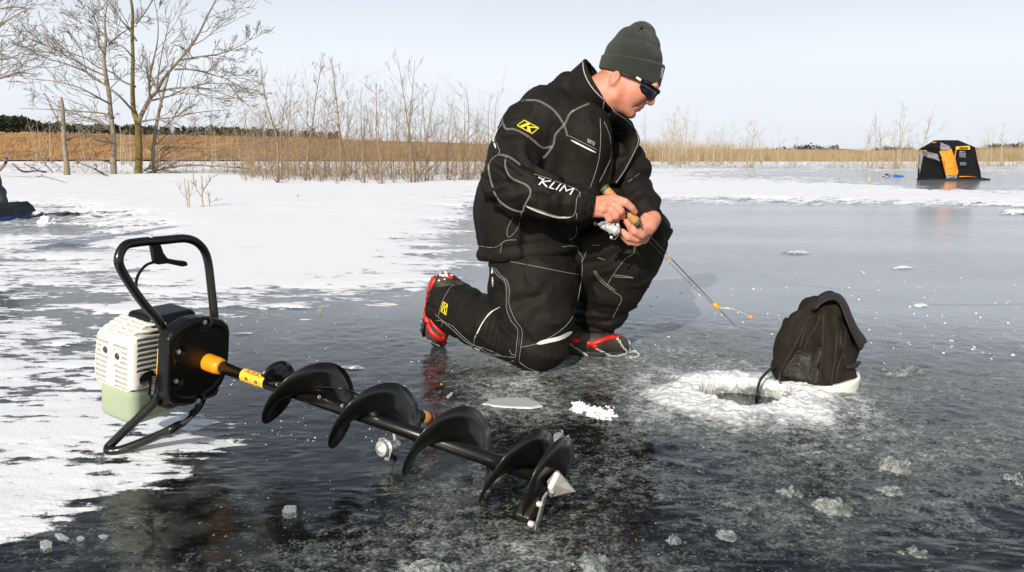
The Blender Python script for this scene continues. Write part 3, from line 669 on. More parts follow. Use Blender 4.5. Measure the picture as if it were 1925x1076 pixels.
def z1(l): return [(x / 3.074, y / 3.074) for x, y in l]
def build_tree(name, label, base, Y, trunk, limbs_, seed, mt, mb, sub=3, twig=.006, group=None, kids=(3, 6), subL=.42):
    rng = np.random.default_rng(seed); b = P(base[0], base[1], Y); b[2] = -.05
    root = empty(name, b, label, "tree", group)
    tp = smoothpts(limbs([p[:2] for p in trunk], Y, rng, 0, 0, .15), 4); tp[0][2] = min(tp[0][2], -.05)
    m = mpp(b); tr = np.interp(np.linspace(0, 1, len(tp)), np.linspace(0, 1, len(trunk)), [p[2] * m / 2 for p in trunk])
    add("trunk", tube(tp, tr, 9), mt, root)
    out = []
    for lm in limbs_:
        lp = limbs([p[:2] for p in lm], Y, rng, 0, 0, 1.0); j = np.argmin(np.linalg.norm(tp - lp[0], axis=1)); lp[:, 1] += tp[j][1] - lp[0][1]
        lp = smoothpts(lp, 3); w = lm[0][2] * m / 2; r = np.linspace(w, max(w * .16, twig), len(lp)); out.append((lp, r, 3))
        Ls = np.linalg.norm(np.diff(lp, axis=0), axis=1).sum()
        for k in range(rng.integers(9, 13)):
            t = rng.uniform(.12, 1); i = min(int(t * (len(lp) - 1)), len(lp) - 2); d = nrm(lp[i + 1] - lp[i]); e = nrm(np.cross(d, rng.normal(size=3)))
            grow(rng, lp[i], d + e * rng.uniform(.4, 1.0) + [0, 0, .15], Ls * subL * rng.uniform(.45, 1) * (1.2 - .75 * t), max(r[i] * .5, twig), sub - 1, out, 0, .22, .55, twig, kids)
    add("crown", merge([tube(p, r, 5 if d >= 2 else 3, cap=False) for p, r, d in out]), mb, root)
    return root
YT = 38
build_tree("lichen_tree", "big bare tree with olive lichen trunk forking low into wide limbs", (260, 327), YT,
  [(x / 3.074, y / 3.074, w) for x, y, w in [(800, 1008, 15), (802, 950, 13), (803, 850, 12.5), (800, 760, 12), (795, 700, 12), (772, 640, 9), (766, 500, 7.5), (768, 350, 6.5), (764, 200, 6), (766, 60, 5), (742, -80, 4), (735, -250, 3)]],
  [[(x / 3.074, y / 3.074, w) for x, y in l] for w, l in [
   (9, [(800, 705), (830, 640), (870, 565), (905, 530), (950, 450), (1040, 345), (1130, 230), (1190, 110), (1250, -10), (1280, -120)]),
   (5, [(860, 570), (855, 480), (872, 375), (900, 250), (905, 120), (880, -20)]),
   (4.5, [(900, 530), (1000, 510), (1100, 505), (1200, 515), (1330, 560), (1420, 590)]),
   (4.5, [(770, 650), (690, 560), (600, 490), (500, 420), (380, 370), (250, 330), (120, 260), (0, 200)]),
   (4, [(1040, 345), (1140, 325), (1250, 310), (1360, 270), (1450, 215)]),
   (4, [(1000, 400), (1100, 400), (1220, 430), (1330, 470), (1370, 540)]),
   (4, [(770, 500), (700, 470), (640, 420), (560, 390), (470, 330), (330, 290), (200, 270)]),
   (4, [(766, 230), (720, 160), (660, 90), (600, 20), (520, -60)]),
   (3.5, [(768, 130), (820, 60), (870, -20), (930, -120)]),
   (4, [(815, 705), (900, 690), (1000, 680), (1150, 650), (1330, 635)]),
   (3, [(766, 350), (700, 270), (620, 240), (560, 170), (460, 130), (320, 60)])]],
  31, M_olive, M_darktwig, sub=3, twig=.0085, kids=(3, 6))
build_tree("pale_tree", "pale grey bare tree leaning left beside the olive trunk", (213, 328), YT - 1,
  [(x / 3.074, y / 3.074, w) for x, y, w in [(658, 1010, 12), (655, 930, 11), (655, 800, 9), (643, 680, 8), (625, 520, 7.5), (605, 400, 7), (600, 320, 6), (612, 230, 5), (605, 130, 3), (620, 20, 2)]],
  [[(x / 3.074, y / 3.074, w) for x, y in l] for w, l in [
   (4.5, [(638, 680), (600, 660), (540, 650), (400, 640), (250, 630), (80, 625)]),
   (4.5, [(648, 765), (600, 740), (550, 705), (460, 670), (400, 650), (300, 640)]),
   (4, [(620, 600), (560, 570), (450, 510), (350, 480), (240, 460), (100, 450)]),
   (4, [(608, 440), (500, 390), (400, 330), (280, 270), (160, 220), (50, 130)]),
   (3.5, [(600, 320), (560, 260), (560, 180), (530, 100), (460, 40)]),
   (3, [(645, 830), (560, 815), (470, 800), (440, 790)]),
   (4, [(650, 960), (610, 935), (540, 930), (440, 930)]),
   (3, [(610, 250), (680, 190), (740, 150), (800, 60)])]],
  32, M_bark, M_darktwig, sub=3, twig=.0075, kids=(2, 5))
build_tree("dead_trunk", "broken dead trunk with a splintered top and two bare arms", (125, 331), YT - 3,
  [(x / 3.074, y / 3.074, w) for x, y, w in [(390, 1020, 12), (383, 930, 9.5), (372, 830, 8.5), (368, 740, 8), (362, 650, 7), (357, 590, 6.5), (354, 560, 2)]],
  [[(x / 3.074, y / 3.074, w) for x, y in l] for w, l in [
   (3, [(366, 800), (340, 770), (310, 752), (245, 740), (240, 710)]),
   (3.5, [(378, 812), (420, 795), (470, 765), (520, 730)]),
   (2.5, [(358, 770), (340, 720), (320, 680), (285, 610), (270, 560)])]],
  33, M_bark, M_twig, sub=1, twig=.006, kids=(1, 3), subL=.3)
build_tree("slender_tree", "slender grey bare tree leaning right of the olive trunk", (290, 326), YT + 1,
  [(x / 3.074, y / 3.074, w) for x, y, w in [(892, 1008, 8), (885, 880, 7), (900, 750, 6.5), (925, 620, 5.5), (955, 500, 4.5), (985, 400, 3), (1010, 330, 2)]],
  [[(x / 3.074, y / 3.074, w) for x, y in l] for w, l in [
   (3, [(900, 760), (960, 720), (1030, 620), (1080, 520), (1130, 420)]),
   (2.5, [(890, 880), (850, 820), (830, 740), (800, 640)]),
   (2.5, [(925, 620), (900, 520), (860, 430), (850, 330)]),
   (2.5, [(888, 850), (950, 800), (1000, 720), (1020, 640)])]],
  34, M_bark, M_twig, sub=2, twig=.006, kids=(2, 4))
build_tree("overhanging_tree", "bare tree at the left edge reaching in with long grey twigs", (-80, 330), YT - 2,
  [(-80, 332, 15), (-78, 270, 13), (-85, 200, 12), (-80, 130, 10), (-85, 60, 8), (-80, -20, 6), (-75, -120, 4)],
  [[(x, y, w) for x, y in l] for w, l in [
   (6, [(-82, 180), (-50, 160), (-20, 150), (0, 146), (25, 136), (50, 138)]),
   (6, [(-82, 110), (-50, 80), (-20, 60), (0, 40), (30, 22), (60, 5)]),
   (5, [(-80, 60), (-50, 30), (-20, 15), (20, 10), (45, 14)]),
   (5, [(-80, 130), (-50, 118), (-10, 112), (20, 106), (60, 84)])]],
  35, M_bark, M_darktwig, sub=3, twig=.0075, kids=(3, 5))
# fallen limbs
def fallen(label, traces, Y, seed, m, twigs=1):
    rng = np.random.default_rng(seed); a = G(*traces[0][0][:2]); parts = []
    for tr in traces:
        p = np.array([P(x, y, Y + 1.2 * k * rng.normal()) for k, (x, y, w) in enumerate(tr)]); p[:, 2] = np.maximum(p[:, 2], .02)
        p = smoothpts(p, 3); r = np.interp(np.linspace(0, 1, len(p)), np.linspace(0, 1, len(tr)), [w / 2 * mpp(p[0]) for x, y, w in tr]); parts.append(tube(p, r, 6))
        out = []
        for k in range(5 * twigs):
            i = rng.integers(0, len(p) - 1); d = nrm(p[i + 1] - p[i]) + nrm(rng.normal(size=3)) * .6; d[2] = abs(d[2]) * .5
            grow(rng, p[i], d, np.linalg.norm(p[-1] - p[0]) * rng.uniform(.15, .4), r[i] * .5, 1, out, minr=.006)
        parts += [tube(q, rr, 3, cap=False) for q, rr, _ in out]
    o = add("fallen_branch", merge(parts), m, loc=a); return tag(o, label, "branch", "fallen branches on the snow")
z5 = 6.417
fallen("forked fallen branch lying on the snow left of the dead trunk", [[(x / z5, 200 + y / z5, w) for x, y, w in l] for l in [
  [(160, 700, 4), (230, 760, 4), (300, 790, 3.5), (450, 780, 3), (640, 800, 2), (720, 750, 1.2)], [(290, 690, 2), (450, 770, 2.5), (560, 800, 2)], [(460, 570, 1.2), (540, 690, 2), (640, 800, 2)], [(300, 540, 1.4), (430, 560, 1.6), (560, 620, 1.4), (740, 745, 1)]]], 40, 5, M_twig)
fallen("straight dark stick propped on the snow right of the dead trunk", [[(x / z5, 200 + y / z5, w) for x, y, w in l] for l in [[(880, 645, 1.6), (1000, 700, 2.5), (1150, 760, 3), (1250, 815, 3.2)]]], 38, 6, M_darktwig, 0)
fallen("tangle of long fallen boughs right of the olive trunk", [[(x / 3.074, y / 3.074, w) for x, y, w in l] for l in [
  [(850, 1000, 4), (950, 975, 4), (1100, 955, 3), (1300, 965, 2.5), (1450, 975, 1.5)], [(830, 990, 3), (900, 940, 3), (1000, 870, 2.5), (1120, 855, 2), (1260, 865, 1.2)],
  [(880, 980, 3), (1000, 930, 2.5), (1150, 900, 2), (1280, 920, 1.2)], [(900, 1000, 2.5), (930, 900, 2), (1010, 810, 1.5), (1060, 800, 1)], [(860, 960, 2), (950, 850, 2), (1100, 880, 1.4), (1230, 850, 1)]]], 39, 7, M_twig, 3)
fallen("bleached curved snag sticking out of the snow at the left edge", [[(-12, 331, 6), (4, 315, 6), (11, 305, 5), (9, 296, 4), (16, 288, 1.5)], [(10, 305, 4), (13, 298, 3), (17, 297, 1)]], 33, 8, M_bark, 0)

# saplings: a few kinds, copied and turned
def sapling_proto(seed, H, r, kind):
    rng = np.random.default_rng(seed); tp = [np.zeros(3)]; d = np.array([0, 0, 1.0])
    for i in range(9):
        d = nrm(d + rng.normal(size=3) * [.05, .05, .02]); tp.append(tp[-1] + d * H / 9)
    tp = np.array(tp); tp[0][2] = -.06; tr = np.linspace(r, r * .14, 10); out = []
    nb = rng.integers(10, 16)
    for k in range(nb):
        t = rng.uniform(.12, .96); i = min(int(t * 9), 8); an = rng.uniform(0, 2 * np.pi)
        e = nrm([np.cos(an), np.sin(an), rng.uniform(.5, 1.5)])
        grow(rng, tp[i], e, H * rng.uniform(.16, .36) * (1.15 - .7 * t), tr[i] * .5, 2 if kind else 1, out, 0, .5, .45, r * .10, (2, 4))
    for k in range(7):                                     # suckers round the foot
        an = rng.uniform(0, 2 * np.pi); grow(rng, np.array([np.cos(an) * .05, np.sin(an) * .05, -.03]), nrm([np.cos(an) * .6, np.sin(an) * .6, 1]), H * rng.uniform(.1, .3), r * .3, 1, out, 0, .3, .5, r * .10, (2, 4))
    return mesh("trunk", *tube(tp, tr, 6)), mesh("crown", *merge([tube(p, q, 3, cap=False) for p, q, _ in out]))
PROT = {k: [sapling_proto(100 + 10 * k + i, 4.0, .034, 1) for i in range(6)] for k in (0, 1)}
for k, mm in ((0, (M_twig, M_twig)), (1, (M_birch, M_pale_stem))):
    for a, b in PROT[k]: a.materials.append(mm[0]); b.materials.append(mm[1])
RS = random.Random(7)
def sapling(px, Y, H, k=0, label=None, group="bare saplings in the thicket", lean=0.0, wide=1.0):
    loc = P(px, 300, Y); loc[2] = 0.0
    o = empty("sapling", loc, label or "thin leafless sapling in the tan thicket behind the man", "tree", group, RS.uniform(0, 6.28))
    o.rotation_euler = (RS.gauss(0, .02), lean + RS.gauss(0, .02), o.rotation_euler[2]); s = H / 4.0; o.scale = (s * wide, s * wide, s)
    a, b = RS.choice(PROT[k])
    for n, me in (("trunk", a), ("crown", b)):
        c = bpy.data.objects.new(n, me); COL.objects.link(c); c.parent = o
    return o
def hpx(px_h, Y): return px_h * Y * K / 1500
# (photo x, distance, height in px) read off the thicket
THK = [(521, 24, 232), (528, 27, 195), (572, 26, 222), (580, 28, 170), (541, 30, 180), (640, 25, 228), (649, 29, 215), (645, 33, 160), (684, 24, 180), (716, 23, 190), (712, 27, 150), (735, 31, 160),
       (772, 24, 225), (780, 24.5, 235), (799, 25, 190), (805, 26, 175), (840, 27, 165), (870, 28, 150), (881, 27, 175), (915, 29, 150), (926, 30, 160), (893, 33, 130), (608, 29, 150), (620, 33, 130), (660, 35, 130), (472, 30, 150), (486, 34, 130), (500, 28, 130), (555, 36, 130), (595, 36, 120), (690, 36, 130), (750, 34, 140), (765, 37, 150), (820, 35, 140), (850, 37, 120), (905, 36, 120), (632, 23.5, 120), (740, 24, 130), (702, 36, 140), (790, 31, 150), (564, 31, 150), (600, 24.5, 110), (670, 26.5, 140), (858, 33, 135), (512, 33, 140), (455, 36, 110), (440, 38, 100), (426, 40, 95)]
SPEC = {0: "tall sapling with rising side limbs, nearest the left end of the thicket", 2: "tall straight sapling just right of the widest one at the thicket's left end",
        5: "sapling topped by a fan of upright twigs left of the thicket's middle", 13: "tallest of the close pair of stems right of the thicket's middle", 8: "dark sapling with a bushy top in the middle of the thicket", 9: "pale stem with one long limb low in the middle of the thicket", 16: "sapling bending right above the thicket near the man"}
for i, (x, Y, h) in enumerate(THK):
    sapling(x, Y, hpx(h, Y), 0, SPEC.get(i), lean=.12 if i == 16 else 0, wide=1.35 if i in (0, 2, 9) else 1)
for i in range(34):                                        # stems far behind the left trees
    x = RS.uniform(60, 480); Y = RS.uniform(75, 120); sapling(x, Y, hpx(RS.uniform(50, 95), Y), 1, "thin pale stem on the snow before the grass hill", "pale stems before the grass hill")
for i in range(46):                                        # bleached stems right of the man
    x = RS.triangular(1205, 1480, 1260); Y = RS.uniform(85, 125); sapling(x, Y, hpx(RS.uniform(45, 112) * (1 if x < 1330 else .75), Y), 1, "bleached bare stem in the belt of stems right of the man", "bleached stems on the far shore")
for i, (x, h) in enumerate([(1411, 100), (1406, 85), (1416, 78), (1622, 80), (1633, 98), (1640, 108), (1660, 92), (1672, 80), (1686, 125), (1691, 112), (1680, 90), (1702, 75), (1724, 122), (1655, 70), (1745, 70)]):
    sapling(x, 62, hpx(h, 62), 1, ["tall pale clump of stems standing alone right of the man", "crooked bare sapling left of the fishing shelter"][i > 2], "tall stems near the shelter" if i > 2 else "lone clump of pale stems", lean=-.12 if x in (1633, 1640) else .1 if x == 1724 else 0, wide=1.2)
for i in range(26):
    x = RS.uniform(1840, 2010); Y = RS.uniform(70, 110); sapling(x, Y, hpx(RS.uniform(35, 80), Y), 1, "thin bare stem right of the fishing shelter", "stems right of the shelter")
for i in range(20):
    x = RS.uniform(1480, 1840); Y = RS.uniform(75, 115); sapling(x, Y, hpx(RS.uniform(25, 55), Y), 1, "low bare stem on the far shore between the man and shelter", "low stems on the far shore")
def thicket(name, n, xr, Yr, H, w, m, label, seed, br=3):
    rng = np.random.default_rng(seed); V = []; F = []
    for i in range(n):
        Y = rng.uniform(*Yr); x = rng.uniform(*xr); a = P(x, 300, Y); a[2] = -.02; h = H * rng.uniform(.3, 1.1) ** 1.3
        b = a + np.array([rng.normal() * .28, rng.normal() * .28, 1]) * h; ww = w * rng.uniform(.6, 1.5); c = a + (b - a) * .5 + rng.normal(size=3) * h * .05
        thinblade(V, F, a, c, ww, rng); thinblade(V, F, c - (c - a) * .06, b, ww * .75, rng)
        for k in range(br):
            t = rng.uniform(.15, .9); q = a + (c - a) * min(1, t * 2) if t < .5 else c + (b - c) * (t * 2 - 1); e = q + nrm(rng.normal(size=3) * [1, 1, .5] + [0, 0, .7]) * h * rng.uniform(.12, .4)
            thinblade(V, F, q, e, ww * .55, rng)
    o = add(name, (V, F), m, smooth=False); tag(o, label, "brush", kind="stuff")
thicket("thicket_brush", 640, (455, 950), (25, 37), 1.75, .008, M_brush, "dense low tangle of dry twigs at the feet of the saplings", 41)
thicket("tall_thicket_twigs", 460, (450, 950), (26, 40), 3.3, .0065, M_twig, "fine upright twigs standing up through the sapling thicket", 44, 5)
thicket("low_brush", 260, (110, 470), (36, 44), 1.0, .008, M_brush, "sparse dry twigs on the snow among the left trees", 42)
thicket("shore_twigs", 700, (1180, 2050), (60, 95), 1.3, .012, M_brush, "low dry twigs poking from the snow of the far right shore", 43)
# cut stems in the snow behind the auger
def stub(px, py, h, w, label, seed, kids=0):
    rng = np.random.default_rng(seed); a = G(px, py); m = mpp(a); p = [a + [0, 0, -.03]]
    for i in range(5): p.append(p[-1] + np.array([rng.normal() * .06, rng.normal() * .06, 1]) * (h * m + .03) / 5)
    out = []
    for k in range(kids): grow(rng, p[rng.integers(1, 5)], nrm(rng.normal(size=3) * [1, 1, .3] + [0, 0, 1]), h * m * .55, w * m * .25, 1, out, minr=w * m * .15)
    o = add("plant_stem", merge([tube(p, np.linspace(w, w * .7, 6) * m / 2.7, 7)] + [tube(q, r, 3, cap=False) for q, r, _ in out]), M_pale_stem if w > 3 else M_twig, loc=a)
    tag(o, label, "plant", "dead plant stems in the snow")
stub(356, 398, 58, 4.5, "shorter thick straw stalk standing in the snow behind the auger", 1)
stub(382, 397, 66, 5, "taller thick knobbed straw stalk standing in the snow behind the auger", 2, 2)
stub(352, 398, 62, 2, "thin dark forked twig left of the two straw stalks", 3, 3)
stub(394, 394, 36, 2, "thin small twig right of the two straw stalks", 4, 3)
stub(365, 343, 52, 2, "single dark twig upright in the snow beyond the straw stalks", 5)
stub(602, 588, 11, 4, "tiny cut stem poking through the ice behind the auger", 6)
stub(560, 376, 8, 2, "small grassy tuft of twig alone on the open snow", 7, 3)

# ------------------------------------------------------------------ power ice auger lying on the ice
def auger():
    Bp = P(396, 683, 2.08); Tp = P(1044, 906, 1.615); a = nrm(Tp - Bp); LEN = float(np.linalg.norm(Tp - Bp))
    u = nrm(np.cross(np.array([0, 0, 1.0]), a)); w = np.cross(a, u)
    if u[1] < 0: u = -u
    if w[2] < 0: w = -w
    R = np.stack([a, u, w])
    def A(s, x, y): return Bp + a * s + u * x + w * y
    def PL(px, py, s):
        d = ray(px, py); o = Bp + a * s; return CAM + d * (((o - CAM) @ a) / (d @ a))
    def uw(px, py, s): q = PL(px, py, s) - Bp; return np.array([q @ u, q @ w])
    foot = G(215, 851); root = empty("ice_auger", foot, "black motor ice auger with white engine lying on the ice in front", "ice auger")
    # handle loops: one bent tube up and over, one bent tube as a foot
    m = mpp(Bp); rt = 8.0 * m
    up = smoothpts([PL(x, y, s) for x, y, s in [(297, 745, -.06), (303, 700, -.06), (310, 640, -.06), (300, 607, -.06), (266, 566, -.075), (232, 515, -.09), (223, 488, -.095), (234, 463, -.10), (258, 456, -.10), (305, 452, -.10), (350, 449, -.10), (376, 461, -.10), (390, 488, -.095), (397, 540, -.08), (404, 605, -.06), (408, 650, -.06)]], 7)
    add("handlebar", tube(up, rt, 14), M_black_paint, root)
    fl = [(296, 740, -.06), (290, 757, -.065)]
    low = [PL(x, y, s) for x, y, s in fl] + [G(248, 797, .075), G(212, 832, .028), G(203, 843, .016), G(208, 848, .012), G(234, 844, .016), G(290, 822, .045), G(330, 803, .075), PL(356, 783, -.075), PL(377, 757, -.06), PL(384, 725, -.055)]
    add("foot_bar", tube(smoothpts(low, 8), rt * 1.02, 14), M_black_paint, root)
    # gear case
    pl = [uw(170 + x / 4.68, 570 + y / 4.68, -.012) for x, y in [(684, 320), (720, 262), (790, 200), (880, 145), (960, 126), (1090, 130), (1170, 150), (1215, 190), (1228, 250), (1224, 340), (1222, 420), (1215, 500), (1190, 640), (1150, 720), (1080, 800), (965, 880), (830, 912), (740, 905), (690, 870), (672, 820), (668, 700)]]
    pl = np.array(pl); cen = pl.mean(0)
    def case(X):
        q = X - Bp; s = q @ a; p2 = np.stack([q @ u, q @ w], 1); d2 = poly2(p2, pl) + .010
        dz = np.abs(s + .029) - .011
        d = np.sqrt(np.maximum(d2, 0) ** 2 + np.maximum(dz, 0) ** 2) + np.minimum(np.maximum(d2, dz), 0) - .010
        # raised rim and dished face
        d2b = poly2(p2, cen + (pl - cen) * .80); g = np.maximum(d2b, -(s + .012)); d = smax(d, -(np.maximum(d2b, np.abs(s + .006) - .004)), .004)
        for bx in bolts: d = smax(d, -(np.maximum(np.linalg.norm(p2 - bx, axis=1) - .017, np.abs(s + .003) - .014)), .003)
        return d
    bolts = [uw(170 + x / 4.68, 570 + y / 4.68, -.012) for x, y in [(780, 432), (760, 690), (1012, 172), (955, 862)]]
    lo = np.min([A(-.08, *p) for p in pl] + [A(0.02, *p) for p in pl], 0) - .02; hi = np.max([A(-.08, *p) for p in pl] + [A(.02, *p) for p in pl], 0) + .02
    case_o = add("gear_case", surf(case, lo, hi, .0030, 2), M_black_plastic, root)
    for bx in bolts: add("bolt", merge([disc_lathe(A(-.024, *bx), a, [(0, 0), (0, .0095), (.006, .0095), (.006, .006), (.012, .006), (.013, 0)], 6)]), M_chrome, case_o, smooth=False)
    # lower skirt of the case
    add("case_skirt", surf(lambda X: box(X, A(-.075, cen[0] - .015, pl[:, 1].min() + .030), (.040, .062, .040), R, .02), A(-.075, cen[0] - .015, pl[:, 1].min() + .03) - .12, A(-.075, cen[0] - .015, pl[:, 1].min() + .03) + .12, .005), M_black_plastic, root)
    # white engine shroud: u toward the camera is negative
    def E(px, py, s): return uw(px, py, s)
    c0 = E(240, 690, -.10); u0 = c0[0]                         # near corner of the shroud
    wt = E(248, 641, -.10)[1]; wb = E(236, 748, -.10)[1]; wtop = wt + .036
    s0, s1 = -.232, -.088
    cs = (s0 + s1) / 2; uc = (u0 + .045) / 2; hu = (.045 - u0) / 2; wc = (wtop + wb) / 2; hw = (wtop - wb) / 2
    slits = []
    def local(X): q = X - Bp; return q @ a, q @ u, q @ w
    def shroud(X):
        s, x, y = local(X); Q = np.stack([s, x, y], 1)
        d = box(Q, (cs, uc, wc), ((s1 - s0) / 2, hu, hw), None, .024)
        n = nrm([0, -.55, 1]); d = smax(d, (Q - np.array([cs, u0 + .004, wt + .004])) @ n, .016)      # sloping roof
        d = smax(d, -(s - s0) * .90 + (y - wb) * .16 - .018 + .012, .01)
        # slots on the side facing the camera, two banks
        g = np.abs(x - u0) - .027
        for b0, b1 in ((s0 + .016, s0 + .064), (s0 + .080, s1 - .016)):
            k = (y - wb - .016) / .0125; f = np.abs(k - np.round(k)) * .0125 - .0032
            bank = np.maximum(np.maximum(np.abs(s - (b0 + b1) / 2) - (b1 - b0) / 2, f), np.maximum(wb + .010 - y, y - (wt - .010)))
            hole = np.minimum(np.hypot(s - s0 - .052, y - wt + .040), np.hypot(s - s0 - .094, y - wt + .046)) - .016
            bank = np.maximum(bank, -hole); oval = np.hypot((s - s0 - .072) / .016, (y - wb - .035) / .045) - 1; bank = np.maximum(bank, -oval * .016)
            d = np.maximum(d, -np.maximum(bank, g))
        hole2 = np.minimum(np.hypot(s - s0 - .052, y - wt + .040), np.hypot(s - s0 - .094, y - wt + .046)) - .0085
        d = np.maximum(d, -np.maximum(hole2, g))
        # slots on the face toward the auger
        k = (y - wb + .0 + (x - u0) * .05) / .0125; f = np.abs(k - np.round(k)) * .0125 - .0034
        bank = np.maximum(np.maximum(np.abs(x - u0 - .050) - .032, f), np.maximum(wb + .052 - y, y - (wt + .012 + (x - u0) * .35)))
        d = np.maximum(d, -np.maximum(bank, np.abs(s - s1) - .016))
        bank = np.maximum(np.maximum(np.abs(x - u0 - .045) - .036, f), np.maximum(wb - .002 - y, y - wb - .022)); d = np.maximum(d, -np.maximum(bank, np.abs(s - s1) - .016))
        op = np.hypot((x - u0 - .050) / .026, (y - wb - .038) / .018) - 1
        d = np.maximum(d, -np.maximum(op * .018, np.abs(s - s1) - .03))
        # slots along the roof
        k = (x - u0 - .004) / .0125; f = np.abs(k - np.round(k)) * .0125 - .003
        bank = np.maximum(np.maximum(f, np.abs(x - u0 - .040) - .028), np.abs(np.abs(s - cs) - .028) - .022)
        d = np.maximum(d, -np.maximum(bank, np.abs((Q - np.array([cs, u0 + .004, wt + .004])) @ n) - .022))
        return d
    ctr = A(cs, uc, wc); ext = .20
    sh_ = add("engine_shroud", surf(shroud, ctr - ext, ctr + ext, .0022, 1, 2.2), M_white_plastic, root)
    add("engine_block", boxm(A(cs - .001, uc + .012, wc - .012), ((s1 - s0) / 2 - .014, hu - .024, hw - .040), R), M_dark_inside, root, smooth=False)
    for ss, yy in ((s0 + .052, wt - .040), (s0 + .094, wt - .046)):
        add("screw", disc_lathe(A(ss, u0 + .002, yy), -u, [(0, .0085), (.003, .007), (.004, .003), (.002, 0)], 12), M_dark_inside, sh_)
    # fuel tank under the shroud
    tb = E(250, 777, -.15)[1]
    tank = lambda X: box(np.stack(local(X), 1), (cs + .005, u0 + .075, (wb + tb) / 2 + .004), ((s1 - s0) / 2 - .010, .066, (wb - tb) / 2 + .014), None, .022)
    tc_ = A(cs, u0 + .075, (wb + tb) / 2)
    add("fuel_tank", surf(tank, tc_ - .16, tc_ + .16, .004), M_tank, root)
    # recoil / carburettor lump between shroud and case
    add("carburettor", surf(lambda X: smin(smin(box(np.stack(local(X), 1), (s1 + .018, u0 + .115, wb + .045), (.030, .034, .052), None, .012), box(np.stack(local(X), 1), (s1 + .01, u0 + .085, wb + .012), (.02, .026, .03), None, .01), .01), box(np.stack(local(X), 1), (s1 + .02, u0 + .16, wb + .05), (.04, .06, .09), None, .02), .01), A(s1, u0 + .12, wb + .03) - .17, A(s1, u0 + .12, wb + .03) + .17, .005), M_dark_inside, root)
    tv, tf = text2d("MAAB00111-017", .01)
    L0 = np.array([uw(170 + x / 4.68, 570 + y / 4.68, -.045) for x, y in [(560, 800), (580, 640)]]); tdir = L0[1] - L0[0]; nd = np.array([-tdir[1], tdir[0]]) / np.linalg.norm(tdir) * .010
    def plate(p): return A(-.045, *(L0[0] + tdir * p[0] + nd * p[1]))
    pt = add("serial_plate", ([A(-.047, *(L0[0] + tdir * x + nd * y)) for x, y in ((-.05, -.5), (1.05, -.5), (1.05, 1.5), (-.05, 1.5))], [(0, 1, 2, 3)]), M_rubber, root)
    add("lettering", ([plate(p) for p in tv], tf), M_white_print, pt, smooth=False)
    # orange side label against the handle
    lb = [uw(170 + x / 4.68, 570 + y / 4.68, -.042) for x, y in [(612, 410), (640, 408), (622, 655), (598, 652)]]
    ll = add("side_label", ([A(-.050, *p) for p in lb] + [A(-.047, *p) for p in lb], [(4, 5, 6, 7), (0, 3, 2, 1), (0, 1, 5, 4), (1, 2, 6, 5), (2, 3, 7, 6), (3, 0, 4, 7)]), M_label_yellow, root, smooth=False)
    add("print", merge([boxm(A(-.0465, *(lb[0] * .55 + lb[1] * .45 + (lb[3] - lb[0]) * t)), (.0006, .005, .007), R) for t in (.12, .25, .62, .76, .9)]), M_label_red, ll, smooth=False)
    # air filter / cover on top, spark lead
    tp_ = E(290, 600, -.13)
    cov = lambda X: smin(box(np.stack(local(X), 1), (-.145, tp_[0] + .035, tp_[1] - .010), (.048, .066, .024), None, .014), box(np.stack(local(X), 1), (-.11, tp_[0] + .06, tp_[1] - .018), (.06, .06, .014), None, .01), .012)
    cc = A(-.14, tp_[0] + .03, tp_[1]); add("air_filter_cover", surf(cov, cc - .17, cc + .17, .004), M_black_plastic, root)
    e1 = [PL(x, y, s) for x, y, s in [(316, 590, -.14), (330, 592, -.13), (345, 601, -.10), (352, 610, -.08)]]
    add("spark_lead", merge([tube(smoothpts(e1, 5), .004, 8), tube([e1[0], (e1[0] + e1[1]) / 2], [.012, .010], 10)]), M_rubber, root)
    # throttle lever and its cable
    th = [(283, 461), (299, 459), (304, 474), (312, 485), (330, 489), (348, 491), (350, 499), (340, 501), (312, 495), (296, 497), (289, 496)]
    q0 = np.array([PL(x, y, -.100) for x, y in th]); n = len(q0); hv = a * .008
    lev = add("throttle_lever", (np.concatenate([q0 - hv, q0 + hv]), [tuple(range(n)), tuple(range(2 * n - 1, n - 1, -1))] + [(i, i + n, (i + 1) % n + n, (i + 1) % n) for i in range(n)]), M_black_plastic, root, smooth=False); bevel(lev, .003)
    add("clamp_screw", disc_lathe(PL(284, 447, -.10), w, [(-.004, .005), (.004, .005), (.006, 0)], 10), M_chrome, lev)
    add("throttle_cable", tube(smoothpts([PL(x, y, s) for x, y, s in [(290, 493, -.1), (276, 498, -.1), (265, 509, -.1), (258, 522, -.1), (256, 538, -.1), (262, 566, -.10), (280, 595, -.12)]], 6), .0034, 8), M_rubber, root)
    # driver collar and shaft
    rs = 12.6 * mpp(Bp)
    add("drive_collar", disc_lathe(Bp, a, [(-.020, rs * 1.15), (-.012, rs * 1.32), (.0, rs * 1.36), (.012, rs * 1.30), (.016, rs * 1.34), (.030, rs * 1.25), (.040, rs * 1.02), (.040, rs * .8)], 28), M_yellow, root)
    add("shaft", tube([A(.02, 0, 0), A(LEN * .5, 0, 0), A(LEN + .01, 0, 0)], rs * .93, 28), M_black_paint, root)
    # warning sticker wrapped on the shaft
    def sproj(s): return proj(A(s, 0, 0)[None])[0][0]
    ss = np.linspace(0, LEN, 400); xs = np.array([sproj(s) for s in ss])
    def s_at(px): return float(np.interp(px, xs, ss))
    sa, sb = s_at(459), s_at(502); cd = nrm(CAM - A(sa, 0, 0)); cd = nrm(cd - a * (cd @ a)); cw = np.cross(a, cd)
    if cw[2] < 0: cw = -cw
    def wrap(t, v, r): an = v * 1.45; return A(sa + (sb - sa) * t, 0, 0) + (cd * math.cos(an) + cw * math.sin(an)) * r
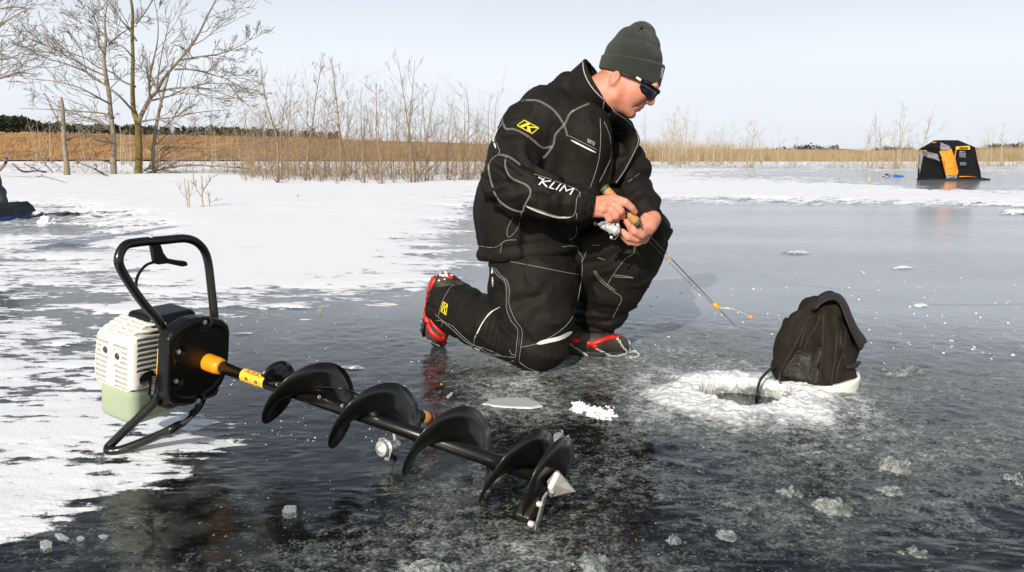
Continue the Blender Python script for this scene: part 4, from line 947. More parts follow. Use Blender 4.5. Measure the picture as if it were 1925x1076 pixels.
    V = [wrap(i / 6, j / 6 - 1, rs * .955) for i in range(7) for j in range(13)]; F = [(i * 13 + j, (i + 1) * 13 + j, (i + 1) * 13 + j + 1, i * 13 + j + 1) for i in range(6) for j in range(12)]
    st = add("warning_sticker", (V, F), M_label_yellow, root)
    tv, tf = text2d("JIFFY", .02)
    parts = [([wrap(.95 - .85 * p[0], .82 - .55 * p[1], rs * .985) for p in tv], tf)]
    for x0, d in ((.30, -1), (.72, 1)):
        parts.append(([wrap(x0 + d * p, v, rs * .985) for p, v in ((-.07, -.20), (.07, -.20), (.07, -.02), (.22, -.36), (.07, -.72), (.07, -.55), (-.07, -.55))], [(0, 1, 5, 6), (2, 3, 4)]))
    parts.append(([wrap(.45 + p, v, rs * .985) for p, v in ((0, -.1), (.12, -.1), (.12, -.14), (0, -.14), (0, -.3), (.12, -.3), (.12, -.34), (0, -.34), (0, -.5), (.12, -.5), (.12, -.54), (0, -.54))], [(0, 1, 2, 3), (4, 5, 6, 7), (8, 9, 10, 11)]))
    add("print", merge(parts), M_label_red, st, smooth=False)
    # spiral flighting: crests read off the picture
    Rb = 74 * mpp(A(s_at(600), 0, 0))
    th_k = [(498, .35), (518, 0), (549, -.5 * math.pi), (0, 0)]
    def s_crest(px): # shaft position whose upward offset Rb projects to px
        pr = np.array([proj((A(s, 0, 0) + w * Rb)[None])[0][0] for s in ss]); return float(np.interp(px, pr, ss))
    def s_low(px):
        pr = np.array([proj((A(s, 0, 0) - w * Rb)[None])[0][0] for s in ss]); return float(np.interp(px, pr, ss))
    knots = [(s_crest(512), 0.3 - 0), (s_low(507), -math.pi)]
    keys = []; th0 = 0
    seq = [('c', 515), ('l', 508), ('c', 603), ('l', 633), ('c', 722), ('l', 768), ('c', 862), ('l', 905), ('c', 1012), ('l', 1052)]
    svals = []
    for i, (k, px) in enumerate(seq): svals.append(s_crest(px) if k == 'c' else s_low(px))
    # even pitch through the crests
    cr = [i for i in range(len(seq)) if seq[i][0] == 'c']; fit = np.polyfit([i for i in cr[1:]], [svals[i] for i in cr[1:]], 1)
    turns0 = -.25; nst = 260; T = np.linspace(turns0, 10.45, nst)       # half turns
    kT = [-.25, 0, 1, 2, 3, 4, 5, 6, 7, 8, 9, 10, 10.5]; kS = [s_crest(508), s_crest(514), s_low(508), s_crest(603), s_low(633), s_crest(722), s_low(768), s_crest(862), s_low(905), s_crest(1012), s_low(1000), s_crest(1053), s_crest(1058)]
    S = np.interp(T, kT, kS); ker = np.hanning(15); ker /= ker.sum(); Sp = np.pad(S, 7, mode='reflect', reflect_type='odd'); S = np.convolve(Sp, ker, 'valid'); rr = [0, .33, .66, 1.0]
    V = []
    for i, (t, s) in enumerate(zip(T, S)):
        an = -math.pi * t                                       # 0 = crest
        grow_ = min(1, .40 + (t - turns0) * .62)
        rad = w * math.cos(an) + u * math.sin(-an)
        for k in rr: V.append(A(s + .010 * (1 - k), 0, 0) + rad * (rs * .85 + (Rb * grow_ - rs * .85) * k))
    nk = len(rr); F = [(i * nk + j, (i + 1) * nk + j, (i + 1) * nk + j + 1, i * nk + j + 1) for i in range(nst - 1) for j in range(nk - 1)]
    fl_ = add("flighting", (V, F), M_black_paint, root); so_ = fl_.modifiers.new("thickness", 'SOLIDIFY'); so_.thickness = .003; so_.offset = 0
    # cutter head: disc plate, point, two cutter blocks, bolts
    tip = PL(1081, 925, LEN + .055)
    tri = np.array([PL(1047, 884, LEN + .004), tip, PL(1060, 931, LEN + .02), PL(1036, 936, LEN + .004), PL(1030, 905, LEN)]); tn = nrm(np.cross(tri[1] - tri[0], tri[3] - tri[0])) * .004
    tipo = add("auger_point", (np.concatenate([tri - tn, tri + tn]), [(0, 1, 2, 3, 4), (9, 8, 7, 6, 5)] + [(i, i + 5, (i + 1) % 5 + 5, (i + 1) % 5) for i in range(5)]), M_steel, root, smooth=False); bevel(tipo, .0015, 1)
    cu = nrm(PL(1028, 918, LEN) - PL(1048, 890, LEN))
    rdn = nrm(PL(1000, 1000, LEN) - A(LEN, 0, 0)); pr_ = np.cross(a, rdn)
    def blk(c, hs, Rm, nm, mm, bv=.003): o = add(nm, boxm(c, hs, Rm), mm, root, smooth=False); bevel(o, bv); return o
    wc_ = (PL(1050, 892, LEN + .01) + PL(1034, 924, LEN + .01)) / 2
    ax1 = nrm(PL(1034, 924, LEN) - PL(1050, 892, LEN)); ax2 = np.cross(ax1, a)
    blk(wc_, (.018, .010, .005), np.stack([ax1, ax2, a]), "cutter_mount", M_white_paint, .002)
    c1 = PL(1025, 930, LEN + .012); c2 = PL(1006, 1001, LEN - .01); d1 = nrm(c2 - c1); n1 = nrm(np.cross(d1, a)); 
    bo = blk((c1 + c2) / 2, (np.linalg.norm(c2 - c1) / 2, .0085, .0022), np.stack([d1, n1, np.cross(d1, n1)]), "cutter_blade", M_steel, .001)
    kb = (PL(993, 945, LEN - .03) + PL(993, 965, LEN - .03)) / 2
    blk(kb, (.026, .012, .016), np.stack([rdn, pr_, a]), "blade_guard", mat("brown_black_steel", (.018, .013, .008), .4), .005)
    for x_, y_ in ((1014, 948), (998, 985)): add("blade_bolt", disc_lathe(PL(x_, y_, LEN + .004), a, [(-.004, .006), (.005, .006), (.007, 0)], 8), M_chrome, bo)
    return A, s_at, a, u, w, rs
A_, S_AT, AX, AU, AW, ARS = auger()

# ------------------------------------------------------------------ fishing reels and rods
def reel(root, stem_top, down, face, size, mm=M_silver):
    """spinning reel: foot and stem, body, rotor, spool, wire bail, crank with knob"""
    d = nrm(down); f = nrm(np.asarray(face) - d * (np.asarray(face) @ d)); s = np.cross(d, f); k = size
    body = np.asarray(stem_top) + d * k * 1.15
    R = np.stack([f, s, d])
    def sdf(X):
        q = (X - body) @ R.T
        e = ell(q, (0, 0, 0), (k * .55, k * .30, k * .38)); e = smin(e, rc(q, (-.1 * k, 0, -.2 * k), (0, 0, -1.15 * k), k * .11, k * .09), k * .08)
        e = smin(e, box(q, (0, 0, -1.13 * k), (k * .75, k * .12, k * .05), None, k * .04), k * .05)
        return smin(e, rc(q, (.3 * k, 0, 0), (.62 * k, 0, 0), k * .40, k * .43), k * .04)
    r = add("reel", surf(sdf, body - 1.7 * k, body + 1.7 * k, k * .05), mm, root)
    c = body + f * k * .62
    add("spool", disc_lathe(c, f, [(0, k * .42), (.03 * k, k * .52), (.12 * k, k * .54), (.16 * k, k * .46), (.18 * k, k * .40), (.45 * k, k * .38), (.47 * k, k * .50), (.58 * k, k * .50), (.62 * k, k * .42), (.64 * k, k * .30), (.72 * k, k * .28), (.74 * k, k * .12), (.80 * k, k * .10), (.80 * k, 0)], 30), M_chrome, r)
    an = np.linspace(.35, math.pi + .25, 20); bail = [c + f * k * (.35 + .25 * math.sin(t - .3)) + (d * math.cos(t) - s * math.sin(t)) * k * (.62 + .28 * math.sin(t)) for t in an]
    add("bail_wire", merge([tube(bail, k * .035, 7), disc_lathe(bail[0], s, [(-.08 * k, .13 * k), (.08 * k, .13 * k), (.1 * k, 0)], 12), disc_lathe(bail[-1], s, [(-.08 * k, .14 * k), (.08 * k, .14 * k), (.1 * k, 0)], 12)]), M_chrome, r)
    h0 = body + s * k * .3; h1 = body + s * k * .62; h2 = h1 - f * k * .55 + d * k * .75; h3 = h2 + s * k * .35
    add("crank", merge([tube([h0, h1], k * .09, 8), tube([h1, (h1 + h2) / 2, h2], [k * .07, k * .06, k * .06], 8)]), mm, r)
    add("crank_knob", tube([h2 - s * k * .05, h2 + s * k * .15, h3, h3 + s * k * .06], [k * .08, k * .17, k * .19, k * .08], 12), M_rubber, r)
    return r
def guide(p, d, r, n):
    return tube([p + (n * math.cos(t) + np.cross(d, n) * math.sin(t)) * r + n * r * 1.1 for t in np.linspace(0, 2 * np.pi, 15)[:-1]], r * .20, 6, closed=True)

def ground_rod():
    b = G(846, 790, .020); c = P(795, 782, 1.90); c[2] = .026
    a1 = A_(S_AT(700), 0, 0) + AW * (ARS + .004); a2 = A_(S_AT(528), 0, 0) + nrm(CAM - A_(S_AT(528), 0, 0)) * (ARS + .006)
    root = empty("fishing_rod", (b[0], b[1], 0), "cork handled spinning rod lying on the ice behind the auger spiral", "fishing rod")
    seat = G(742, 778, .088); tip = A_(S_AT(505), 0, 0) + nrm(CAM - A_(S_AT(505), 0, 0)) * (ARS + .012)
    mid = A_(S_AT(652), 0, 0) + AW * (ARS + .030)
    g1 = G(803, 785, .028)
    line = lambda p, q, t: p + (q - p) * t
    k = 12 * mpp(b)
    add("grip", tube([line(b, seat, t) for t in (.36, .40, .5, .56)], [k * .9, k * 1.0, k * 1.0, k * .8], 14), M_cork, root)
    add("grip_band", tube([line(b, seat, t) for t in (.41, .435, .46)], [k * 1.03] * 3, 14), mat("maroon_band", (.16, .02, .008), .4), root)
    add("butt_cap", tube([line(b, seat, t) for t in (.0, .06, .22, .27)], [k * .55, k * .95, k * 1.0, k * .7], 14), mat("dark_red_cap", (.20, .012, .008), .45, noise=(60, (.06, .01, .006))), root)
    add("reel_seat", tube([line(b, seat, t) for t in (.54, .6, 1.0, 1.35, 1.4)], [k * .9, k * 1.05, k * .9, k * .9, k * .5], 14), M_rubber, root)
    bl = smoothpts([line(b, seat, 1.2), mid, line(mid, tip, .5), tip], 8)
    add("rod_blank", tube(bl, np.linspace(.0032, .0010, len(bl)), 8), M_black_paint, root)
    gs = [A_(S_AT(px), 0, 0) + nrm(CAM - A_(S_AT(px), 0, 0)) * (ARS + .010) + AW * o for px, o in ((521, .006), (557, .006), (600, .010), (643, .008))]
    for p in gs: add("line_guide", guide(p - AW * .006, AX, .0052, AW * .7 + AU * .0), M_chrome, root)
    add("fishing_line", tube(smoothpts([tip, gs[1] + AW * .012, line(b, seat, 1.1) + [0, 0, .02]], 8), .0007, 5), M_greencap, root)
    rp = G(742, 838, .038); k2 = 29 * mpp(rp); st = line(b, seat, .98); fdir = nrm([-.62, -.76, .10]); dn = nrm(np.array([.05, -.30, -.95])); dn = nrm(dn - fdir * (dn @ fdir))
    top = rp - dn * k2 * 1.15
    add("reel_stem", tube([st, (st + top) / 2, top + dn * k2 * .2], .005, 8), M_silver, root)
    reel(root, top, dn, fdir, k2, M_silver)
ground_rod()

def hand_rod():
    b = P(1134, 352, 2.715); t = P(1382, 613, 2.60); e = lambda px: b + (t - b) * float(np.interp(px, [proj((b + (t - b) * x)[None])[0][0] for x in np.linspace(0, 1, 60)], np.linspace(0, 1, 60)))
    root = empty("fishing_rod", G(1340, 640), "short ice fishing rod held in the kneeling man's hands", "fishing rod")
    m = mpp(b); k = 8.6 * m
    add("rear_grip", tube([e(1138.5), e(1140), e(1152), e(1156)], [k * .95, k * 1.02, k, k * .9], 16), M_cork, root)
    add("butt_cap", tube([e(1134), e(1134.6), e(1138.6), e(1139.4)], [k * .75, k * 1.02, k * 1.08, k * 1.0], 16), M_greencap, root)
    rsd = add("reel_seat", tube([e(1152), e(1156), e(1180), e(1184)], [k * .8, k * .78, k * .78, k * .85], 16), M_rubber, root)
    V = []; F = []
    add("grip_print", merge([boxm(e(x) + nrm(CAM - e(x)) * k * .80, (.003, .002, .0012)) for x in (1153, 1156, 1159)]), M_cork, rsd, smooth=False)
    add("front_grip", tube([e(1181), e(1184), e(1196), e(1197)], [k * .9, k * 1.05, k * 1.05, k * .98], 16), M_cork, root)
    add("front_cap", tube([e(1195), e(1196), e(1201), e(1202)], [k * .95, k * 1.08, k * .95, k * .4], 16), M_greencap, root)
    bl = np.array([e(1200) + (t - e(1200)) * x for x in np.linspace(0, 1, 12)]); add("rod_blank", tube(bl, np.linspace(.0019, .0008, 12), 8), M_black_paint, root)
    d = nrm(t - b); n = np.cross(d, [0, 1.0, 0]); n = nrm(n); n = n if n[2] < 0 else -n
    for px, r in ((1206, .006), (1262, .0050), (1308, .0042), (1379, .003)): add("line_guide", merge([guide(e(px) + n * .010, d, r, n), tube([e(px), e(px) + n * .012], .0012, 6)]), M_silver, root)
    add("wrap", tube([e(1253), e(1258), e(1264)], [.0030, .0034, .0026], 8), M_cork, root)
    add("bobber_clip", tube([e(1341), e(1342), e(1351), e(1352)], [.003, .0068, .0068, .004], 12), M_yellow, root)
    w = smoothpts([e(1350) + n * .002, P(1372, 580, 2.60), P(1395, 588, 2.60), P(1412, 597, 2.60)], 6)
    sb = add("spring_bobber", tube(w, .0011, 6), M_chrome, root)
    add("bead", disc_lathe(w[-1], nrm(w[-1] - w[-2]), [(-.009, .001), (-.005, .005), (0, .0062), (.004, .004), (.006, 0)], 12), mat("orange_bead", (.9, .30, .02), .4), sb)
    add("fishing_line", tube([e(1165) + n * .05, e(1206) + n * .012, e(1262) + n * .012, e(1308) + n * .010, e(1350) + n * .004], .0006, 5), M_rubber, root)
    st = e(1160); k2 = 21 * m; fdir = nrm(P(1166, 449, 2.60) - P(1136, 424, 2.64)); dd = nrm(P(1126, 436, 2.62) - P(1146, 405, 2.66)); bodyc = P(1137, 425, 2.635)
    reel(root, bodyc - dd * k2 * 1.15, dd, fdir, k2, M_silver)
    add("reel_stem", tube([st, P(1136, 400, 2.70), bodyc - dd * k2 * 1.1], .0045, 8), M_silver, root)
    return e
ROD_E = hand_rod()

# ------------------------------------------------------------------ the kneeling man
def person():
    base = G(1010, 702); tree = {}
    def S(px, py, Y, r): p = P(px, py, Y); return (p, r * mpp(p))
    def Sz(px, py, z, r): p = G(px, py, z); return (p, r * mpp(p))
    fd = nrm([.86, -.50, 0]); sdv = np.array([.50, .86, 0])
    # ---- head frame
    O = P(1155, 150, 2.86); hm = mpp(O); yaw = math.radians(12); th = math.radians(33)
    g = np.array([math.cos(yaw), -math.sin(yaw), 0]); zz = np.array([0, 0, 1.0]); hl = np.array([math.sin(yaw), math.cos(yaw), 0])
    hf = g * math.cos(th) - zz * math.sin(th); hu = g * math.sin(th) + zz * math.cos(th); O = O + hl * 44 * hm; HR = np.stack([hf, hu, hl])
    def H(f, u, l): return O + (hf * f + hu * u + hl * l) * hm
    nb, nbr = S(1098, 208, 2.95, 46); nb = nb
    def head(X):
        q = (X - O) @ HR.T / hm; ql = q.copy(); ql[:, 2] = np.abs(q[:, 2])
        d = ell(q, (12, 33, 0), (56, 44, 41)); d = smin(d, ell(q, (34, 0, 0), (37, 44, 39)), 10)
        d = smin(d, rc(ql, (16, -24, 29), (54, -33, 9), 15, 11), 8); d = smin(d, ell(q, (55, -34, 0), (12.5, 10.5, 13)), 7)
        d = smin(d, ell(ql, (47, 3, 23), (19, 17, 15)), 8); d = smin(d, rc(q, (67, 31, -17), (67, 31, 17), 8, 8), 6)
        d = smin(d, ell(ql, (59, 17, 17), (8, 7, 9)), 3)
        d = smin(d, rc(q, (70, 27, 0), (77, 6, 0), 4.5, 6.5), 4); d = smin(d, ell(q, (77, 3, 0), (7, 6.5, 7)), 3); d = smin(d, ell(ql, (69, 0, 7.5), (7, 5, 4.5)), 2.5)
        d = smax(d, -ell(ql, (71, -4.2, 4.2), (3.2, 2, 2)), 1)
        d = smin(d, ell(q, (57, -13, 0), (13, 13, 20)), 6)
        lipc = .020 * q[:, 2] ** 2
        qq = q.copy(); qq[:, 0] += lipc
        d = smin(d, rc(qq, (68, -13.5, -11), (68, -13.5, 11), 3.4, 3.4), 2.5); d = smin(d, rc(qq, (66, -21, -10), (66, -21, 10), 3.8, 3.8), 2.5)
        d = smax(d, -rc(qq, (71.5, -17.2, -20), (71.5, -17.2, 20), 1.9, 1.9), 1.2)
        d = smax(d, -ell(q, (69, -27.5, 0), (5, 3, 14)), 4)
        fold = rc(ql, (68, -4, 13), (58, -24, 24), 1.8, 1.2); d = smax(d, -(fold - .0), 4)            # crease beside the mouth
        ear = ell(ql, (-2, 5, 43), (8, 12, 5)); ear = smax(ear, -ell(ql, (1, 7, 50), (5, 9, 4.5)), 2); ear = smin(ear, ell(ql, (1, -5, 43), (4.5, 5.5, 4)), 3); d = smin(d, ear, 3)
        # soft jaw roll into the neck
        d = smin(d, ell(q, (22, -32, 0), (34, 17, 30)), 9)
        return d * hm
    hands = hand_chains(S)
    tors = [S(1005, 470, 3.02, 70), S(1020, 320, 3.0, 66), S(1060, 230, 2.97, 60), (nb, nbr)]
    armR = [S(992, 240, 2.93, 30), S(957, 345, 2.75, 27), S(1080, 384, 2.70, 19), S(1114, 391, 2.69, 17)]
    armL = [S(1150, 255, 3.15, 30), S(1180, 350, 3.0, 27), S(1222, 402, 2.80, 18), S(1224, 415, 2.755, 16)]
    lR = [S(1000, 480, 3.0, 50), Sz(1012, 645, .095, 34), S(850, 580, 3.20, 24)]; lL = [S(1075, 480, 3.12, 48), S(1208, 442, 2.95, 32), S(1108, 612, 3.18, 22)]
    def body(X):
        d = head(X); d = smin(d, rc(X, nb, H(4, -10, 0), nbr * .95, 42 * hm), .014)
        for c in (tors, armR, armL, lR, lL): d = smin(d, chain(X, c), .012)
        for c in hands: d = smin(d, chain(X, c, .0006), .0022)
        return d
    allp = np.array([p for c in (tors, armR, armL, lR, lL) for p, r in c] + [p for c in hands for p, r in c] + [H(80, 0, 0), H(0, 90, 0), H(-50, 0, 0)])
    man = add("person", surf(body, allp.min(0) - .12, allp.max(0) + .12, .0034, 2), M_skin, loc=base)
    tag(man, "man in black winter suit and dark knit hat kneeling with a short rod", "person")
    # ---- knit hat
    t13 = math.radians(13); fa = g * math.cos(t13) - zz * math.sin(t13); ha = g * math.sin(t13) + zz * math.cos(t13)
    def hp(px, py): q = P(px, py, 2.86); return q + hl * 44 * hm
    def hat(X):
        st = [(hp(1184, 118), 51 * hm, 57 * hm), (hp(1187, 106), 51 * hm, 56 * hm), (hp(1194, 84), 42 * hm, 46 * hm), (hp(1202, 62), 28 * hm, 30 * hm), (hp(1209, 48), 10 * hm, 12 * hm)]
        d = eloft(X, st, hl, fa); q = (X - hp(1184, 118))
        n = nrm(ha); d = smax(d, -(q @ n) - .012, .006)
        d = d + .0016 * vn(X * 45, 4) + .0022 * vn(X * 20, 9)
        cr = rc(X, hp(1197, 62) - hl * 40 * hm, hp(1212, 44) - hl * 8 * hm, .004, .004); d = smax(d, -cr, .006)
        d = smin(d, ell(X, hp(1176, 66), (.02, .03, .022)), .02)
        return d
    def cuff(X):
        c = hp(1184, 126); q = X - c; x = q @ hl; y = q @ fa; z = q @ ha
        tz = np.clip(z / (22 * hm), -1, 1); ws = (54 + 1.0 * tz) * hm; wf = (62 + 1.5 * tz - 1.5 * tz) * hm
        e = (np.sqrt((x / ws) ** 2 + (y / wf) ** 2) - 1) * ws
        hb = (17.0 + 4 * np.clip(y / (62 * hm), -1, 1)) * hm
        d = smax(e, np.abs(z - .5 * hm + .02 * y) - hb, .007)
        return d + .0012 * vn(X * 30, 7)
    mk = bpy.data.materials.new("dark_green_knit"); mk.use_nodes = True; nt = mk.node_tree; b = nt.nodes["Principled BSDF"]; b.inputs["Roughness"].default_value = .92; b.inputs["Sheen Weight"].default_value = .12
    tc = nt.nodes.new("ShaderNodeTexCoord"); mp = nt.nodes.new("ShaderNodeMapping"); mp.inputs["Rotation"].default_value = (0, .23, 0)
    wv = nt.nodes.new("ShaderNodeTexWave"); wv.wave_type = 'BANDS'; wv.bands_direction = 'X'; wv.inputs["Scale"].default_value = 62; wv.inputs["Distortion"].default_value = .8
    wv2 = nt.nodes.new("ShaderNodeTexWave"); wv2.bands_direction = 'Z'; wv2.inputs["Scale"].default_value = 85; wv2.inputs["Distortion"].default_value = 1.2
    nt.links.new(tc.outputs["Object"], mp.inputs[0]); nt.links.new(mp.outputs[0], wv.inputs[0]); nt.links.new(mp.outputs[0], wv2.inputs[0])
    ml = nt.nodes.new("ShaderNodeMath"); ml.operation = 'MULTIPLY_ADD'; ml.inputs[1].default_value = .5; nt.links.new(wv2.outputs["Fac"], ml.inputs[0]); nt.links.new(wv.outputs["Fac"], ml.inputs[2])
    bp = nt.nodes.new("ShaderNodeBump"); bp.inputs["Strength"].default_value = .8; bp.inputs["Distance"].default_value = .0025; nt.links.new(ml.outputs[0], bp.inputs["Height"]); nt.links.new(bp.outputs[0], b.inputs["Normal"])
    cr = nt.nodes.new("ShaderNodeValToRGB"); cr.color_ramp.elements[0].color = (.0095, .0130, .0090, 1); cr.color_ramp.elements[1].color = (.029, .037, .026, 1); nt.links.new(wv.outputs["Fac"], cr.inputs[0]); nt.links.new(cr.outputs[0], b.inputs["Base Color"])
    hc = hp(1185, 95); hatv = surf(hat, hc - .17, hc + .17, .0042, 1); hto = add("knit_hat", hatv, mk, man)
    cv = surf(cuff, hc - .19, hc + .19, .0038, 1); co = add("folded_cuff", cv, mk, hto)
    add("cuff_label", patch(bvh(cv), [(1243, 127), (1247.5, 128), (1245, 148), (1240.5, 147)], .0015), M_silver, co, smooth=False)
    # ---- sunglasses
    sg_parts = []; lens = []
    for sgn in (-1, 1):
        V = []; F = []; L2 = []; n = 9
        for i in range(n):
            l = sgn * (4.5 + 37 * i / (n - 1)); f = 79.5 - 29 * (abs(l) / 41.5) ** 2.2; ut = 28.5 - 1.5 * (i / 8); ul = 9.5 - 1.5 * math.sin(i / 8 * math.pi) + (5.5 if i == 0 else 0) + (4.5 if i == 8 else 0)
            L2.append((f, ut, ul, l))
        V = [H(f, ut, l) for f, ut, ul, l in L2] + [H(f - 1, ul, l) for f, ut, ul, l in L2] + [H(f - 3, ut, l) for f, ut, ul, l in L2] + [H(f - 4, ul, l) for f, ut, ul, l in L2]
        F = [(i, i + 1, n + i + 1, n + i) for i in range(n - 1)] + [(2 * n + i, 3 * n + i, 3 * n + i + 1, 2 * n + i + 1) for i in range(n - 1)] + [(i, 2 * n + i, 2 * n + i + 1, i + 1) for i in range(n - 1)] + [(n + i, n + i + 1, 3 * n + i + 1, 3 * n + i) for i in range(n - 1)]
        lens.append((V, F)); rim = V[:n] + V[n:2 * n][::-1]
        sg_parts.append(tube([V[k] for k in range(n)], 2.6 * hm, 8)); sg_parts.append(tube(rim, 1.5 * hm, 7, closed=True))
        sg_parts.append(tube(smoothpts([H(51, 25, sgn * 42), H(40, 24.5, sgn * 45.5), H(20, 20, sgn * 47.5), H(2, 16, sgn * 47)], 4), np.linspace(3.4, 1.8, 13) * hm, 8))
    sg_parts.append(tube([H(79.5, 25, -5), H(81, 25.5, 0), H(79.5, 25, 5)], 2.2 * hm, 8))
    sg = add("sunglasses", merge(sg_parts), M_black_plastic, man)
    add("lens", merge(lens), mat("mirrored_dark_lens", (.006, .010, .022), .06, coat=.6), sg)
    add("temple_badge", boxm(H(38, 25, -48.6), (5 * hm, .6 * hm, 2 * hm), HR[[0, 2, 1]]), M_silver, sg, smooth=False)

    # ---- jacket
    tst = [S(999, 476, 3.03, 1), S(990, 405, 3.03, 1), S(1012, 305, 3.0, 1), S(1050, 228, 2.97, 1), S(1082, 180, 2.96, 1)]
    dims = [(109, 100), (112, 95), (112, 88), (104, 70), (56, 46)]
    tst = [(p, w_ * r, f_ * r) for (p, r), (w_, f_) in zip(tst, dims)]
    taxis = nrm(tst[1][0] - tst[0][0]); hemp = P(990, 476, 3.03)
    sR = [S(988, 243, 2.91, 52), S(955, 340, 2.745, 50), S(972, 362, 2.725, 47)]; fR = [S(962, 350, 2.735, 50), S(1030, 369, 2.70, 42), S(1078, 383, 2.69, 33), S(1090, 385, 2.69, 28)]
    cR = [S(1088, 385, 2.69, 26.5), S(1114, 390, 2.69, 25)]
    sL = [S(1150, 262, 3.10, 46), S(1177, 335, 3.0, 46)]; fL = [S(1177, 340, 2.99, 45), S(1205, 383, 2.86, 33), S(1216, 402, 2.80, 27)]; cL = [S(1214, 400, 2.81, 26), S(1224, 414, 2.765, 24)]
    elbow = P(950, 352, 2.74); elbL = P(1178, 340, 3.0); fax = nrm(fR[1][0] - fR[0][0]); uax = nrm(sR[1][0] - sR[0][0])
    chest = S(1105, 268, 2.90, 1); chest2 = S(1090, 350, 2.93, 1)
    def folds(X, c, ax, lam, A, rad, ph=0):
        q = X - c; return A * np.exp(-(q ** 2).sum(1) / rad ** 2) * np.sin(2 * np.pi * (q @ ax) / lam + 2.4 * vn(X * 14, 3) + ph)
    def crease(X, f, seed, A, sh=2.2):
        W = X * f + .6 * np.stack([vn(X * f * .8, seed + 1), vn(X * f * .8 + 9, seed + 2), vn(X * f * .8 + 21, seed + 3)], 1)
        n_ = vn(W, seed); return A * np.clip(1 - np.abs(n_) * sh, 0, 1) ** 1.5 - A * .8 * np.clip(1 - np.abs(vn(W * 1.3 + 5, seed + 5)) * sh, 0, 1) ** 1.5
    def jacket(X):
        d = eloft(X, tst, sdv, fd)
        d = smin(d, ell(X, chest[0], np.array([48, 60, 75]) * chest[1]), .05); d = smin(d, ell(X, chest2[0], np.array([62, 60, 85]) * chest2[1]), .05)
        d = d + .0085 * vn(np.stack([X[:, 0] * 9, X[:, 1] * 9, X[:, 2] * 5], 1), 21) + crease(X * np.array([1.3, 1.3, .6]), 7, 121, .009)
        d = smax(d, -((X - hemp) @ taxis), .012)
        hq = (X - hemp) @ taxis; d = d - .006 * np.exp(-((hq - .022) / .016) ** 2) + .004 * np.exp(-((hq - .048) / .008) ** 2)
        a = smin(chain(X, sR, .01), chain(X, fR, .01), .015)
        a = a + folds(X, elbow, nrm(fax - uax), .055, .0075, .13) + folds(X, P(1010, 330, 2.66), nrm(fax * .5 - uax), .05, .006, .10, 1) + crease(X * np.array([.8, .8, 1.5]), 9, 131, .009) + folds(X, P(1060, 380, 2.66), fax, .035, .004, .08)
        d = smin(d, a, .018)
        # crease where the sleeve meets the body
        b = smin(chain(X, sL, .01), chain(X, fL, .01), .015) + crease(X, 9, 141, .008) + folds(X, elbL, nrm([.3, -.3, -1]), .06, .008, .14) + .005 * vn(X * 17, 24)
        d = smin(d, b, .02)
        for c in (cR, cL):
            ax = nrm(c[1][0] - c[0][0]); cc = chain(X, c) + .0015 * np.sin(((X - c[0][0]) @ ax) * 2 * np.pi / .011) + .002 * vn(X * 40, 25)
            cc = smax(cc, (X - c[1][0]) @ ax - .002, .004); cc = smax(cc, -np.maximum(chain(X, [(c[0][0], c[0][1] * .82), (c[1][0] + ax * .05, c[1][1] * .82)]), -((X - c[0][0]) @ ax - .022)), .003); d = smin(d, cc, .004)
        # neck well
        d = smax(d, -rc(X, nb + np.array([0, 0, -.02]), H(4, 0, 0), 44 * hm, 48 * hm), .008)
        return d
    A3 = np.array([p for c in (sR, fR, cR, sL, fL, cL) for p, r in c] + [t[0] for t in tst])
    jv = surf(jacket, A3.min(0) - .22, A3.max(0) + .22, .0062, 2, 2.0); jo = add("jacket", jv, M_jacket, man); jt = bvh(jv)
    # collar, standing open behind the neck
    C1 = P(1126, 158, 2.87) + hl * 20 * hm; C0 = P(1068, 194, 2.93) + hl * 20 * hm; cax = nrm(P(1126 + 85, 158 - 53, 2.82) - P(1126, 158, 2.87))
    def collar(X):
        out = rc(X, C0, C1 + cax * .03, 44 * hm, 62 * hm); inn = rc(X, C0, C1 + cax * .1, 33 * hm, 68 * hm)
        d = smax(out, -inn, .003); q = (X - C1) @ cax
        n2 = vn(X * 13, 5) * .004; d = smax(d, q + n2, .004); return d + .0035 * vn(X * 19, 6)
    cvf = surf(collar, C1 - .25, C1 + .25, .0050, 2); cob = add("collar", cvf, M_jacket, jo); ct = bvh(cvf)
    # open far lapel and storm flap
    lap = [(1152, 203), (1160, 214), (1178, 226), (1196, 246), (1202, 268), (1192, 292), (1176, 322), (1160, 345)]
    L3 = np.array([P(x, y, Y) for (x, y), Y in zip(lap, (2.80, 2.80, 2.86, 2.92, 2.93, 2.92, 2.88, 2.84))]); inn3 = np.array([P(x, y, Y) for (x, y), Y in zip([(1148, 215), (1150, 235), (1155, 255), (1162, 275), (1165, 290), (1160, 310), (1152, 330), (1145, 348)], (2.86, 2.9, 2.95, 3.0, 3.0, 2.98, 2.94, 2.9))])
    L3 = smoothpts(L3, 4); inn3 = smoothpts(inn3, 4); n = len(L3)
    lo_ = add("lapel", (np.concatenate([L3, (L3 + inn3) / 2 + np.array([0, -.012, .004]), inn3]), [(k * n + i, k * n + i + 1, (k + 1) * n + i + 1, (k + 1) * n + i) for k in range(2) for i in range(n - 1)]), M_jacket, jo)
    x = lo_.modifiers.new("thickness", 'SOLIDIFY'); x.thickness = .007; x.offset = 0
    add("edge_stitching", tube(L3 + np.array([-.004, -.005, .002]), .0008, 5), M_stitch, lo_)
    # white stitching on the jacket (photo positions)
    zs = lambda l: [(900 + x / 7.683, 180 + y / 7.683) for x, y in l]
    z4 = lambda l: [(870 + x / 2.988, 140 + y / 2.988) for x, y in l]
    z3 = lambda l: [(1000 + x / 3.163, 20 + y / 3.163) for x, y in l]
    st = []
